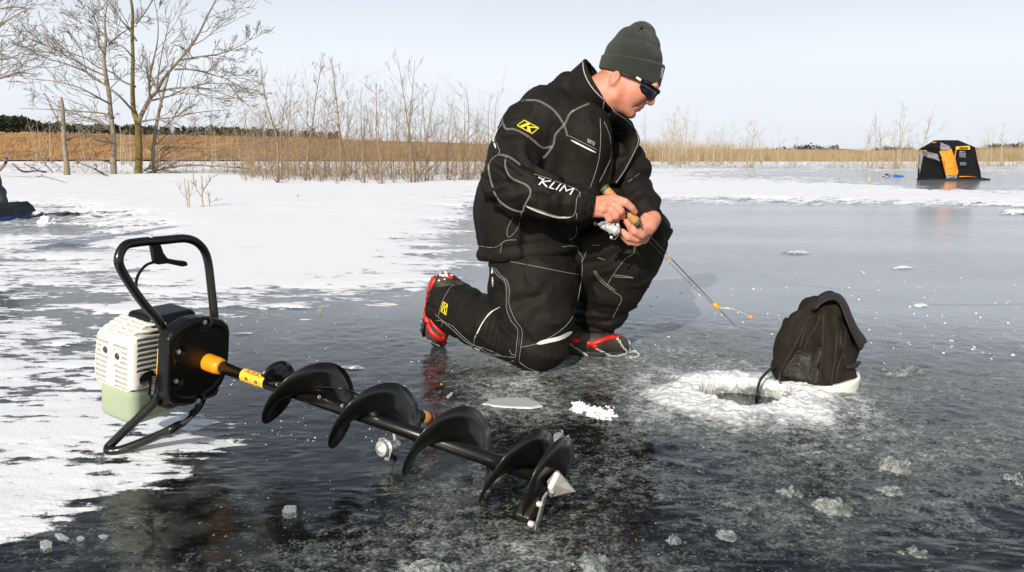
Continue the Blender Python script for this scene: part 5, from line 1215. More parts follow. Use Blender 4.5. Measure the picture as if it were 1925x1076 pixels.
    for l in ([(495, 82), (600, 72), (820, 70), (950, 120), (1100, 230), (1225, 410), (1265, 520), (1275, 590)], [(495, 82), (400, 160), (345, 260), (335, 360)], [(335, 360), (395, 480), (500, 485), (650, 550), (800, 660), (920, 752), (1070, 735)], [(1383, 205), (1310, 270), (1240, 410), (1110, 560), (1080, 700), (1000, 830), (930, 900)], [(280, 850), (420, 880), (520, 940), (600, 1005)]):
        st += stitch(jt, zs(l), double=1.1)
    for l in ([(335, 400), (250, 560), (240, 640), (300, 790), (290, 840)], [(280, 850), (190, 920), (145, 1010), (145, 1076)]): st += stitch(jt, zs(l))
    for l in ([(145, 500), (150, 560), (185, 680), (250, 745), (330, 772), (345, 740), (380, 670), (360, 625), (270, 580), (240, 520), (242, 460)], [(600, 220), (650, 190), (710, 165)]): st += stitch(jt, z4(l), double=.9)
    for l in ([(355, 738), (450, 770), (540, 800), (605, 800), (632, 775), (640, 700), (665, 660)], [(330, 775), (310, 860), (260, 915), (250, 870), (285, 800)], [(85, 962), (180, 972), (240, 935), (300, 930)], [(210, 1005), (220, 950)], [(560, 970), (630, 965), (665, 1010)], [(640, 780), (635, 900), (600, 930)], [(400, 560), (520, 600), (640, 650), (660, 690)]): st += stitch(jt, z4(l))
    for l in ([(405, 640), (408, 760), (400, 870), (375, 970), (340, 1070)], [(430, 660), (465, 760), (468, 870), (440, 940), (400, 1020)], [(570, 1020), (640, 970)], [(210, 745), (240, 755), (390, 830)]): st += stitch(jt, z3(l))
    add("white_stitching", merge(st), M_stitch, jo)
    cs = stitch(ct, z3([(303, 305), (312, 370), (345, 440), (400, 505), (455, 555), (478, 580)]), .0016) + stitch(ct, z3([(430, 530), (420, 600), (410, 640)]), .0011)
    if cs: add("collar_piping", merge(cs), M_stitch, cob)
    def bar(t, l, wd, m, nm, par, lift=.0014):
        sp = smoothpts(np.asarray(l, float), 5); tg = np.gradient(sp, axis=0); nn = np.stack([-tg[:, 1], tg[:, 0]], 1); nn /= np.linalg.norm(nn, axis=1)[:, None]; V = []
        k = len(sp); wv_ = wd * np.clip(np.minimum(np.arange(k), np.arange(k)[::-1]) / 3 + .25, 0, 1)
        for p, q, ww in zip(sp, nn, wv_):
            a = onto(t, *(p + q * ww), lift); b_ = onto(t, *(p - q * ww), lift)
            if a is not None and b_ is not None: V += [a, b_]
        if len(V) < 4: return None
        return add(nm, (V, [(2 * i, 2 * i + 1, 2 * i + 3, 2 * i + 2) for i in range(len(V) // 2 - 1)]), m, par)
    bar(jt, zs([(278, 480), (225, 560), (215, 640), (250, 765)]), 1.6, M_reflect, "reflective_piping", jo)
    bar(jt, z4([(355, 740), (430, 772), (520, 800), (605, 803)]), 1.5, M_reflect, "reflective_piping", jo)
    bar(jt, z3([(232, 770), (300, 805), (380, 845)]), 1.5, M_reflect, "chest_pocket_piping", jo)
    def letters(t, txt, quad, m, nm, par, bold=.02, lift=.0016):
        v, f = text2d(txt, bold); TL, TR, BR, BL = [np.array(q, float) for q in quad]; V = []; last = None
        for x, y in v:
            q = (BL * (1 - x) + BR * x) * (1 - y) + (TL * (1 - x) + TR * x) * y; h = onto(t, q[0], q[1], lift, last); last = h if h is not None else last; V.append(h if h is not None else np.zeros(3))
        return add(nm, (V, f), m, par, smooth=False)
    o_ = np.array([1010.5, 346.5]); ex = np.array([65.0, 20.5]); ey = np.array([5.5, -11.0]); kl = []
    for l in ([(.10, 1), (.05, 0)], [(-.06, 1.0), (.08, .86)], [(.29, 1), (.09, .5), (.27, 0)], [(.385, 1), (.34, 0), (.46, 0)], [(.575, 1), (.535, 0)], [(.64, 0), (.69, 1), (.80, .30), (.97, 1), (.95, 0)]):
        q_ = [o_ + ex * x + ey * y for x, y in l]
        for p0, p1 in zip(q_[:-1], q_[1:]):
            V = []; n_ = np.array([-(p1 - p0)[1], (p1 - p0)[0]]); n_ = n_ / np.linalg.norm(n_) * 1.05
            for t_ in np.linspace(-.06, 1.06, 6):
                c_ = p0 + (p1 - p0) * t_
                for sg_ in (1, -1):
                    h_ = onto(jt, *(c_ + n_ * sg_), .0018)
                    if h_ is not None: V.append(h_)
            if len(V) == 12: kl.append((V, [(2 * i, 2 * i + 1, 2 * i + 3, 2 * i + 2) for i in range(5)]))
    add("sleeve_lettering", merge(kl), M_white_print, jo, smooth=False)
    letters(jt, "GORE-TEX", [(1105, 260.5), (1119, 268), (1117.5, 275), (1103.5, 267)], M_silver, "chest_tag", jo, .02)
    # shoulder and cuff badges: yellow outlined slanted letter in a lozenge
    def badge(t, TL, TR, BR, BL, par):
        TL, TR, BR, BL = [np.array(q, float) for q in (TL, TR, BR, BL)]
        M = lambda x, y: (BL * (1 - x) + BR * x) * (1 - y) + (TL * (1 - x) + TR * x) * y
        ring = [M(*q) for q in ((.06, .02), (.94, .02), (1, .12), (1, .88), (.94, .98), (.06, .98), (0, .88), (0, .12))]
        parts = stitch(t, ring + [ring[0]], .0016, .0012, 3)
        for poly in (((.13, .10), (.33, .10), (.45, .92), (.28, .92)), ((.36, .46), (.46, .60), (.82, .90), (.98, .90), (.62, .52)), ((.44, .60), (.60, .56), (.86, .10), (.64, .10))): parts.append(patch(t, [M(*q) for q in poly], .0018))
        add("logo_badge", merge(parts), M_yellow_print, par, smooth=False)
    badge(jt, (986, 226.5), (1012.5, 241), (1000, 251.5), (972, 237), jo)

    # ---- trousers
    kR = Sz(1012, 645, .093, 57); zR = kR[0][2]
    legR = [S(998, 478, 2.99, 80), S(1002, 540, 2.94, 85), S(1010, 596, 2.89, 71), kR]
    shR = [(kR[0] + np.array([-.02, .01, 0]), kR[1] * .93), S(915, 610, 3.04, 49), S(838, 571, 3.235, 50)]; cutR = P(836, 574, 3.23); axR = nrm(shR[2][0] - shR[1][0])
    legL = [S(1075, 486, 3.12, 78), S(1150, 462, 3.03, 62), S(1211, 437, 2.95, 49)]
    shL = [S(1211, 441, 2.95, 48), S(1190, 490, 2.99, 50), S(1157, 535, 3.06, 55), S(1124, 588, 3.14, 47), S(1109, 622, 3.18, 38)]
    kb = P(960, 590, 2.95); kbL = P(1170, 500, 3.06); sx = nrm(legR[2][0] - legR[0][0])
    def pants(X):
        r = chain(X, legR, .02); r = smin(r, ell(X, P(1010, 470, 3.04), (.15, .14, .10)), .03)
        r = r + .005 * vn(np.stack([X[:, 0] * 10, X[:, 1] * 10, X[:, 2] * 5], 1), 31) + crease(X @ np.array([[1, 0, .5], [0, 1, 0], [-.5, 0, 1]]) * np.array([.6, 1, 1.4]), 7, 151, .009) + folds(X, P(985, 560, 2.78), nrm([.6, 0, -.8]), .07, .004, .12)
        s_ = chain(X, shR, .01) + folds(X, P(948, 620, 2.92), nrm(shR[1][0] - shR[0][0]), .026, .006, .075) + crease(X, 11, 161, .006)
        s_ = smax(s_, (X - cutR) @ axR, .006)
        d = smin(r, s_, .012)
        l = smin(chain(X, legL, .02), chain(X, shL, .02), .012) + folds(X, kbL, nrm([.7, -.2, .6]), .06, .0025, .13) + crease(X @ np.array([[1, 0, -.5], [0, 1, 0], [.5, 0, 1]]) * np.array([.6, 1, 1.4]), 8, 171, .009) + .004 * vn(X * 9, 34) + folds(X, P(1112, 605, 3.10), zz, .035, .006, .09)
        l = smax(l, .045 - X[:, 2], .01)
        d = smin(d, l, .01); return smax(d, .002 - X[:, 2], .004)
    A4 = np.array([p for c in (legR, shR, legL, shL) for p, r in c]); lo4 = A4.min(0) - .2; hi4 = A4.max(0) + .2; lo4[2] = -.03
    pv = surf(pants, lo4, hi4, .0062, 2, 2.0); po = add("trousers", pv, M_jacket, man); pt = bvh(pv)
    z5p = lambda l: [(770 + x / 3.702, 440 + y / 3.702) for x, y in l]
    z9 = lambda l: [(900 + x / 4.305, 460 + y / 4.305) for x, y in l]
    zb = lambda l: [(780 + x / 6.328, 500 + y / 6.328) for x, y in l]
    st = []
    for l in ([(120, 122), (250, 138), (500, 185), (700, 225), (820, 245)], [(700, 18), (780, 30), (830, 90), (838, 120), (835, 250), (820, 350), (790, 520)], [(780, 545), (720, 640), (640, 710), (560, 760), (480, 800), (345, 832)], [(0, 830), (60, 870), (160, 900), (285, 912)], [(100, 900), (200, 945), (285, 942)], [(330, 950), (400, 1000), (490, 1030)], [(250, 850), (265, 885), (295, 895)]): st += stitch(pt, z9(l))
    for l in ([(120, 200), (150, 250), (210, 300), (225, 400), (225, 520), (265, 620), (315, 690), (308, 800), (295, 930)], [(130, 190), (180, 250), (235, 300), (250, 380), (245, 480), (290, 600), (350, 690), (345, 800), (325, 945)]): st += stitch(pt, z9(l))
    for l in ([(1570, 80), (1555, 140), (1500, 175), (1420, 280), (1375, 355)], [(1415, 285), (1490, 292), (1560, 305)], [(1425, 298), (1490, 302), (1558, 305)], [(1280, 260), (1330, 330), (1420, 400), (1475, 445), (1450, 510), (1410, 590)], [(1290, 255), (1345, 325), (1430, 392)], [(1230, 120), (1215, 160), (1195, 200)], [(1270, 80), (1325, 78)], [(1310, 165), (1360, 180)]): st += stitch(pt, z5p(l))
    for l in ([(520, 210), (440, 240), (370, 340), (310, 470), (280, 600)], [(240, 575), (340, 660), (450, 720), (560, 830), (700, 940), (850, 990), (1030, 1070)], [(250, 655), (300, 650), (350, 680), (450, 760), (580, 880), (700, 960)], [(330, 670), (315, 730)], [(710, 860), (700, 940)]): st += stitch(pt, zb(l))
    add("white_stitching", merge(st), M_stitch, po)
    zp = bar(pt, z9([(125, 195), (165, 250), (222, 300), (238, 390), (235, 500), (278, 610), (332, 690), (327, 800), (310, 940)]), 1.5, M_rubber, "side_zip", po)
    if zp: add("zip_pull", merge([tube([onto(pt, *q, .004) for q in z9([(118, 195), (117, 235)])], .004, 8), tube([onto(pt, *q, .003) for q in z9([(118, 262), (120, 340)])], .0032, 6)]), M_silver, zp)
    bar(pt, z9([(470, 803), (560, 780), (660, 755), (752, 705)]), 3.8, M_reflect, "reflective_strip", po)
    bar(pt, zb([(1018, 488), (900, 560), (800, 690), (710, 865)]), 1.0, M_reflect, "reflective_piping", po)
    bar(pt, zb([(705, 970), (790, 1010), (885, 1055)]), 1.9, M_reflect, "reflective_piping", po)
    badge(pt, (834, 568), (841.5, 573), (838.5, 592.5), (829, 585), po)
    badge(pt, (1232, 405), (1244, 411), (1240, 418), (1230, 414), po)

    # ---- boots with red ice cleats
    def chainlinks(path, ll=.011, wr=.0011):
        sp = smoothpts(path, 12); dl = np.r_[0, np.cumsum(np.linalg.norm(np.diff(sp, axis=0), axis=1))]; parts = []
        k = int(dl[-1] / (ll * .72))
        for i in range(max(k, 1)):
            c = np.array([np.interp((i + .5) * ll * .72, dl, sp[:, j]) for j in range(3)]); e = np.array([np.interp((i + .9) * ll * .72, dl, sp[:, j]) for j in range(3)]) - c; t = nrm(e + 1e-6)
            n1 = nrm(np.cross(t, [0.3, .2, 1.0])); n1 = n1 if i % 2 else np.cross(t, n1)
            parts.append(tube([c + t * math.cos(a_) * ll * .55 + n1 * math.sin(a_) * ll * .30 for a_ in np.linspace(0, 2 * np.pi, 9)[:-1]], wr, 5, closed=True))
        return parts
    def band(t, l, wd, par, nm, m, th=.004, lift=.003):
        o = bar(t, l, wd, m, nm, par, lift)
        if o: x_ = o.modifiers.new("thickness", 'SOLIDIFY'); x_.thickness = th; x_.offset = 0
        return o
    h0 = S(838, 540, 3.22, 25); b0 = S(822, 622, 3.185, 23); t0 = Sz(824, 638, .028, 16)
    foot = nrm(b0[0] - h0[0]); soleN = nrm(np.cross(foot, [0.15, 1.0, 0])); soleN = soleN if soleN[0] < 0 else -soleN
    sp_ = P(803, 590, 3.20)
    def bootR(X):
        d = chain(X, [h0, b0, t0], .01); d = smin(d, chain(X, [h0, S(862, 560, 3.2, 32)], .01), .02); d = smax(d, (X - sp_) @ soleN, .008); return smax(d + .0015 * vn(X * 30, 3), .001 - X[:, 2], .003)
    bv = surf(bootR, h0[0] - np.array([.16, .14, .22]), h0[0] + .14, .0042, 1); bR = add("boot", bv, M_camo, man); bt = bvh(bv)
    def soleR(X):
        q = (X - sp_) @ soleN; Y_ = X - soleN * q[:, None]; d = chain(Y_ - soleN * 0, [h0, b0, t0], .01)
        Xp = X + soleN * (-.008); d = smax(chain(X - soleN * .010, [h0, b0, t0], .01) - .003, np.abs(q - .006) - .010, .004)
        lug = .003 * np.sign(np.sin(((X - h0[0]) @ foot) * 2 * np.pi / .020)); return np.maximum(d + np.where(q > .008, lug, 0), .0005 - X[:, 2])
    add("sole", surf(soleR, h0[0] - np.array([.17, .15, .23]), h0[0] + .14, .0042, 1), M_rubber, bR)
    both = merge([bv, surf(soleR, h0[0] - np.array([.17, .15, .23]), h0[0] + .14, .006, 0)]); bt = bvh(both)
    hn = band(bt, zb([(250, 140), (215, 190), (170, 330), (150, 480), (135, 600), (165, 720), (210, 800), (270, 850), (350, 900)]), 3.9, bR, "cleat_harness", M_red)
    if hn:
        for l, w_ in (([(215, 130), (300, 120), (400, 130), (455, 155)], 2.8), ([(165, 590), (215, 690), (300, 780), (390, 860)], 2.1), ([(330, 840), (350, 900), (320, 955)], 3.2)): band(bt, zb(l), w_, hn, "strap", M_red)
        rng = np.random.default_rng(3); sn_ = []
        for i in range(26):
            q = onto(bt, *(np.array([836, 514]) + rng.normal(size=2) * [9, 3.5] + [-2, 3]), .003)
            if q is not None: sn_.append(disc_lathe(q, rng.normal(size=3), [(-.004, .002), (0, .0055 * rng.uniform(.5, 1.3)), (.004, .002)], 6))
        if sn_: add("caked_snow", merge(sn_), M_snow, hn)
        ch = [[onto(bt, *q, .004) for q in zb(l)] for l in ([(170, 150), (140, 300), (115, 450)], [(85, 640), (60, 760), (100, 900), (180, 960)], [(180, 880), (230, 980), (300, 950)], [(150, 850), (130, 930)])]
        ch = [[p for p in c if p is not None] for c in ch]; ch = [c for c in ch if len(c) > 1]
        if ch: add("cleat_chain", merge([x_ for c in ch for x_ in chainlinks(c)]), M_chrome, hn)
    # left boot, flat on the ice
    hL = Sz(1082, 640, .045, 26); mL = Sz(1125, 643, .045, 24); tL = Sz(1163, 649, .032, 19)
    def bootL(X):
        d = chain(X, [hL, mL, tL], .01); d = smin(d, chain(X, [hL, S(1104, 610, 3.18, 26)]), .02); return smax(d + .0012 * vn(X * 30, 3), .010 - X[:, 2], .004)
    def soleL(X):
        Y_ = X.copy(); Y_[:, 2] = Y_[:, 2] * .4 + .030; d = chain(Y_, [hL, mL, tL], .01) - .002; return smax(d, np.abs(X[:, 2] - .009) - .009, .003)
    l0 = hL[0] - np.array([.1, .12, .08]); l1 = tL[0] + np.array([.1, .14, .16])
    bvL = surf(bootL, l0, l1, .0042, 1); bL = add("boot", bvL, M_camo, man); svL = surf(soleL, l0, l1, .0042, 1); add("sole", svL, M_rubber, bL); btL = bvh(merge([bvL, svL]))
    zl = lambda l: [(1060 + x / 11.95, 600 + y / 11.95) for x, y in l]
    hn = band(btL, zl([(480, 500), (560, 550), (700, 540), (850, 480), (1000, 430), (1180, 420)]), 4.0, bL, "cleat_harness", M_red)
    if hn:
        band(btL, zl([(150, 460), (250, 490), (350, 480)]), 4.5, hn, "strap", M_red); band(btL, zl([(600, 570), (680, 600), (740, 640)]), 4.0, hn, "strap", M_red); band(btL, zl([(1060, 390), (1200, 400), (1340, 390)]), 2.2, hn, "strap", M_red)
        ch = []
        for l in ([(720, 650), (850, 720), (1010, 810)], [(1180, 420), (1250, 520), (1330, 640), (1430, 745)], [(1340, 390), (1450, 480), (1490, 600), (1460, 720)], [(1010, 810), (1150, 830), (1330, 790), (1430, 760)], [(150, 560), (300, 660), (570, 850)]):
            c = [onto(btL, *q, .003) for q in zl(l)]; c = [p if p is not None else G(*q, .012) for p, q in zip(c, zl(l))]; ch += chainlinks(c)
        lp = [G(*q, .008) for q in zl([(1430, 760), (1600, 730), (1650, 760), (1690, 810), (1600, 860), (1450, 860)])]; ch += chainlinks(lp)
        add("cleat_chain", merge(ch), M_chrome, hn)
    return man

def hand_chains(S):
    # right hand, back of it to the camera, closed over the rod; left hand cupped under the reel
    R = [[S(1108, 390, 2.70, 19), S(1120, 388, 2.692, 19)]]
    for k, (x, y, Y) in (((0), (1152, 374, 2.672)), ((1), (1151, 383, 2.664)), ((2), (1146, 392, 2.664)), ((3), (1139, 400, 2.672))):
        R.append([S(1117, 383 + 4.5 * k, 2.688, 13), S((x + 1118) / 2 + 2, (y + 383 + 4.5 * k) / 2, Y, 11.5), S(x, y, Y, 9.6)])
    R += [[S(1152, 374, 2.672, 9.6), S(1175, 381, 2.655, 8.0), S(1187, 390.5, 2.662, 7.0), S(1193.5, 398.5, 2.672, 5.6)],
          [S(1151, 383, 2.664, 9.0), S(1166.5, 397, 2.640, 8.0), S(1169, 406, 2.668, 7.2), S(1160, 405, 2.70, 6)],
          [S(1146, 392, 2.664, 8.8), S(1157, 406.5, 2.642, 7.8), S(1158, 414, 2.672, 7), S(1150, 411, 2.70, 6)],
          [S(1139, 400, 2.672, 8.0), S(1146, 412.5, 2.652, 7.2), S(1147, 418, 2.680, 6.2), S(1142, 414, 2.705, 5.4)],
          [S(1120, 388, 2.72, 12), S(1138, 378, 2.76, 9.5), S(1153, 382, 2.785, 8), S(1166, 392, 2.78, 7)]]
    L = [[S(1226, 412, 2.76, 17), S(1219, 424, 2.735, 17), S(1210, 438, 2.715, 14)], [S(1222, 418, 2.74, 15), S(1210, 449, 2.715, 10)],
         [S(1224, 415, 2.75, 11), S(1215, 409, 2.745, 9.0), S(1208, 415, 2.735, 8.0), S(1203, 425, 2.715, 6.4)],
         [S(1214, 434, 2.705, 9.5), S(1200, 443, 2.672, 8.4), S(1187, 431, 2.662, 7.2), S(1178, 417, 2.668, 5.8)],
         [S(1216, 438, 2.705, 9.5), S(1206, 441.5, 2.655, 8.4), S(1193, 436, 2.645, 7.4), S(1188, 428, 2.652, 6.0)],
         [S(1212, 444, 2.71, 9.2), S(1196, 449, 2.668, 8.2), S(1181, 446, 2.655, 7.2), S(1170, 435.5, 2.662, 5.8)],
         [S(1209, 450, 2.715, 8.6), S(1197, 456, 2.685, 7.6), S(1183, 455, 2.672, 6.6), S(1171, 445.5, 2.676, 5.4)]]
    return R + L
person()

# ------------------------------------------------------------------ camera bag by the hole
def bag():
    base = G(1528, 722); root = empty("backpack", base, "faded brown black canvas pack sagging over a white tray beside the hole", "bag")
    def S(px, py, Y, r): p = P(px, py, Y); return (p, r * mpp(p))
    Yb = 2.66
    rx = nrm([1, -.12, 0]); ry = np.array([.12, 1, 0]); axz = np.array([0, 0, 1.0])
    m = mpp(base)
    ctr = G(1530, 712); 
    def col(px, py): return P(px, py, Yb)
    st = [(col(1531, 712), 62 * m, 74 * m), (col(1530, 668), 60 * m, 70 * m), (col(1535, 628), 52 * m, 60 * m), (col(1546, 596), 40 * m, 45 * m), (col(1556, 572), 22 * m, 24 * m)]
    def sdf(X):
        d = eloft(X, st, ry, rx)
        d = smax(d, -((X - col(1530, 722)) @ nrm([-.10, .0, 1])) , .01)
        c = S(1487, 640, 2.64, 1); lobe = chain(X, [S(1476, 690, 2.63, 26), S(1492, 640, 2.63, 27), S(1514, 605, 2.64, 20)], .02); d = smin(d, lobe, .016)
        c2 = chain(X, [S(1556, 704, 2.56, 26), S(1556, 650, 2.57, 26), S(1556, 600, 2.62, 20), S(1558, 574, 2.64, 14)], .02); d = smin(d, c2, .02)
        c3 = chain(X, [S(1586, 700, 2.66, 22), S(1588, 650, 2.68, 24), S(1580, 620, 2.68, 20)], .02); d = smin(d, c3, .018)
        n_ = vn(np.stack([X[:, 0] * 22 + X[:, 2] * 8, X[:, 1] * 22, X[:, 2] * 7], 1), 55); f = .009 * vn(np.stack([X[:, 0] * 30, X[:, 1] * 30, X[:, 2] * 9], 1), 51) + .007 * np.clip(1 - np.abs(n_) * 2.4, 0, 1) ** 1.5 + .004 * vn(X * 26, 52) + .004 * np.sin(X[:, 0] * 120 + 3 * vn(X * 11, 3)) * np.clip((X[:, 2] - .12) / .12, 0, 1)
        return d + f
    cc = col(1540, 640); bv = surf(sdf, cc - .26, cc + .26, .0045, 1, 2.0); bo = add("body", bv, M_bag, root); t = bvh(bv)
    zq = lambda l: [(1430 + x / 5.123, 540 + y / 5.123) for x, y in l]
    # white tray under it
    tv = lambda X: smax(smax(eloft(X, [(col(1530, 728), 70 * m, 78 * m), (col(1529, 712), 74 * m, 82 * m)], ry, rx), (X - col(1530, 706)) @ nrm([-.12, 0, 1]), .004), .001 - X[:, 2], .003)
    add("white_tray", surf(tv, cc - np.array([.3, .3, .26]), cc + np.array([.3, .3, 0]), .005, 1), M_white_paint, root)
    # long flap hanging over the top and down the right side
    path = [(496, 232, 2.60), (530, 212, 2.56), (580, 165, 2.56), (660, 125, 2.56), (740, 140, 2.57), (790, 220, 2.57), (830, 330, 2.56), (880, 450, 2.56), (930, 550, 2.57), (965, 620, 2.58)]
    e2 = [(500, 236, 2.72), (560, 160, 2.72), (610, 95, 2.72), (690, 84, 2.72), (770, 108, 2.72), (830, 190, 2.72), (870, 290, 2.72), (930, 410, 2.71), (1000, 500, 2.70), (1016, 545, 2.70)]
    a1 = smoothpts([P(*zq([q[:2]])[0], q[2]) for q in path], 5); a2 = smoothpts([P(*zq([q[:2]])[0], q[2]) for q in e2], 5); n = len(a1)
    mid = (a1 + a2) / 2 + np.array([0, 0, .012])
    fo = add("flap", (np.concatenate([a1, (a1 + mid) / 2 + [0, 0, .004], mid, (a2 + mid) / 2 + [0, 0, .004], a2]), [(k * n + i, (k + 1) * n + i, (k + 1) * n + i + 1, k * n + i + 1) for k in range(4) for i in range(n - 1)]), M_bag_dark, root)
    x = fo.modifiers.new("thickness", 'SOLIDIFY'); x.thickness = .011; x.offset = 0; fo.modifiers.new("round", 'SUBSURF').render_levels = 1
    # front net pocket with a sagging lip
    net = bpy.data.materials.new("black_net"); net.use_nodes = True; nt = net.node_tree; b = nt.nodes["Principled BSDF"]; b.inputs["Roughness"].default_value = .7
    tc = nt.nodes.new("ShaderNodeTexCoord"); v = nt.nodes.new("ShaderNodeTexVoronoi"); v.inputs["Scale"].default_value = 230; nt.links.new(tc.outputs["Object"], v.inputs["Vector"])
    cr = nt.nodes.new("ShaderNodeValToRGB"); cr.color_ramp.elements[0].position = .25; cr.color_ramp.elements[1].position = .55; cr.color_ramp.elements[0].color = (.060, .052, .036, 1); cr.color_ramp.elements[1].color = (.007, .007, .006, 1)
    nt.links.new(v.outputs["Distance"], cr.inputs[0]); nt.links.new(cr.outputs[0], b.inputs["Base Color"])
    top = zq([(310, 640), (355, 600), (400, 640), (460, 650), (530, 610), (600, 598)]); bot = zq([(205, 840), (270, 860), (340, 880), (420, 905), (490, 922), (552, 935)])
    V = []; k = 9; tp = smoothpts(np.array(top), 3); bt_ = smoothpts(np.array(bot), 3); n = len(tp)
    for i in range(k):
        for a, c in zip(tp, bt_):
            q = a + (c - a) * i / (k - 1); h = onto(t, q[0], q[1], .006 + .006 * math.sin(math.pi * min(1, i / (k - 1) + .25))); V.append(h if h is not None else P(q[0], q[1], 2.55))
    po = add("net_pocket", (V, [(i * n + j, (i + 1) * n + j, (i + 1) * n + j + 1, i * n + j + 1) for i in range(k - 1) for j in range(n - 1)]), net, root)
    x = po.modifiers.new("thickness", 'SOLIDIFY'); x.thickness = .003
    add("pocket_binding", tube(np.array(V[:n]) + np.array([0, -.003, .001]), .0042, 7), M_bag_dark, po)
    # zips, seams and straps
    st_ = []
    for l in ([(480, 270), (420, 370), (330, 560), (250, 700), (190, 830)], [(440, 380), (400, 500), (370, 590)], [(575, 260), (540, 370), (470, 480), (410, 600)], [(600, 260), (600, 420), (598, 590), (590, 700), (560, 920)], [(770, 400), (770, 560), (790, 620), (740, 780), (715, 945)], [(820, 390), (800, 560), (800, 700)], [(730, 400), (725, 560), (710, 700), (690, 830), (680, 945)], [(710, 705), (790, 705)]):
        c = [onto(t, *q, .001) for q in smoothpts(np.array(zq(l)), 5)]; c = [q for q in c if q is not None]
        if len(c) > 3: st_.append(tube(c, .0028, 6))
    add("seam_piping", merge(st_), M_bag_dark, bo)
    V = [];
    for a, c in zip(smoothpts(np.array(zq([(800, 760), (870, 735), (930, 722), (965, 715)])), 3), smoothpts(np.array(zq([(805, 790), (880, 782), (940, 760), (970, 725)])), 3)):
        V += [onto(t, *a, .012, P(*a, 2.60)), onto(t, *c, .012, P(*c, 2.60))]
    so_ = add("side_strap", (V, [(2 * i, 2 * i + 1, 2 * i + 3, 2 * i + 2) for i in range(len(V) // 2 - 1)]), M_bag_dark, root); x = so_.modifiers.new("thickness", 'SOLIDIFY'); x.thickness = .006
    add("buckle", merge([tube([P(*q, 2.64) for q in zq(l)], .0035, 6, closed=True) for l in ([(885, 800), (915, 805), (910, 840), (885, 842)], [(885, 850), (910, 845), (905, 885), (880, 890)])]), M_rubber, root)
    # cord end at the left foot of the bag
    c = smoothpts([P(*q, Y) for q, Y in zip(zq([(200, 905), (180, 880), (185, 830), (200, 800)]), (2.56, 2.56, 2.57, 2.58))], 5); add("pull_cord", tube(c, .004, 7), M_rubber, root)
bag()
def hole_cable():
    pts = [P(1462, 690, 2.60), P(1452, 692, 2.58), P(1440, 702, 2.56), P(1430, 714, 2.54), G(1425, 728, .03), P(1423, 742, 2.44), G(1422, 757, -.02), G(1421, 762, -.06)]
    tag(add("cable", tube(smoothpts(pts, 7), .0042, 8), M_rubber, loc=pts[0]), "black cable running from the canvas pack down into the fishing hole", "cable")
hole_cable()

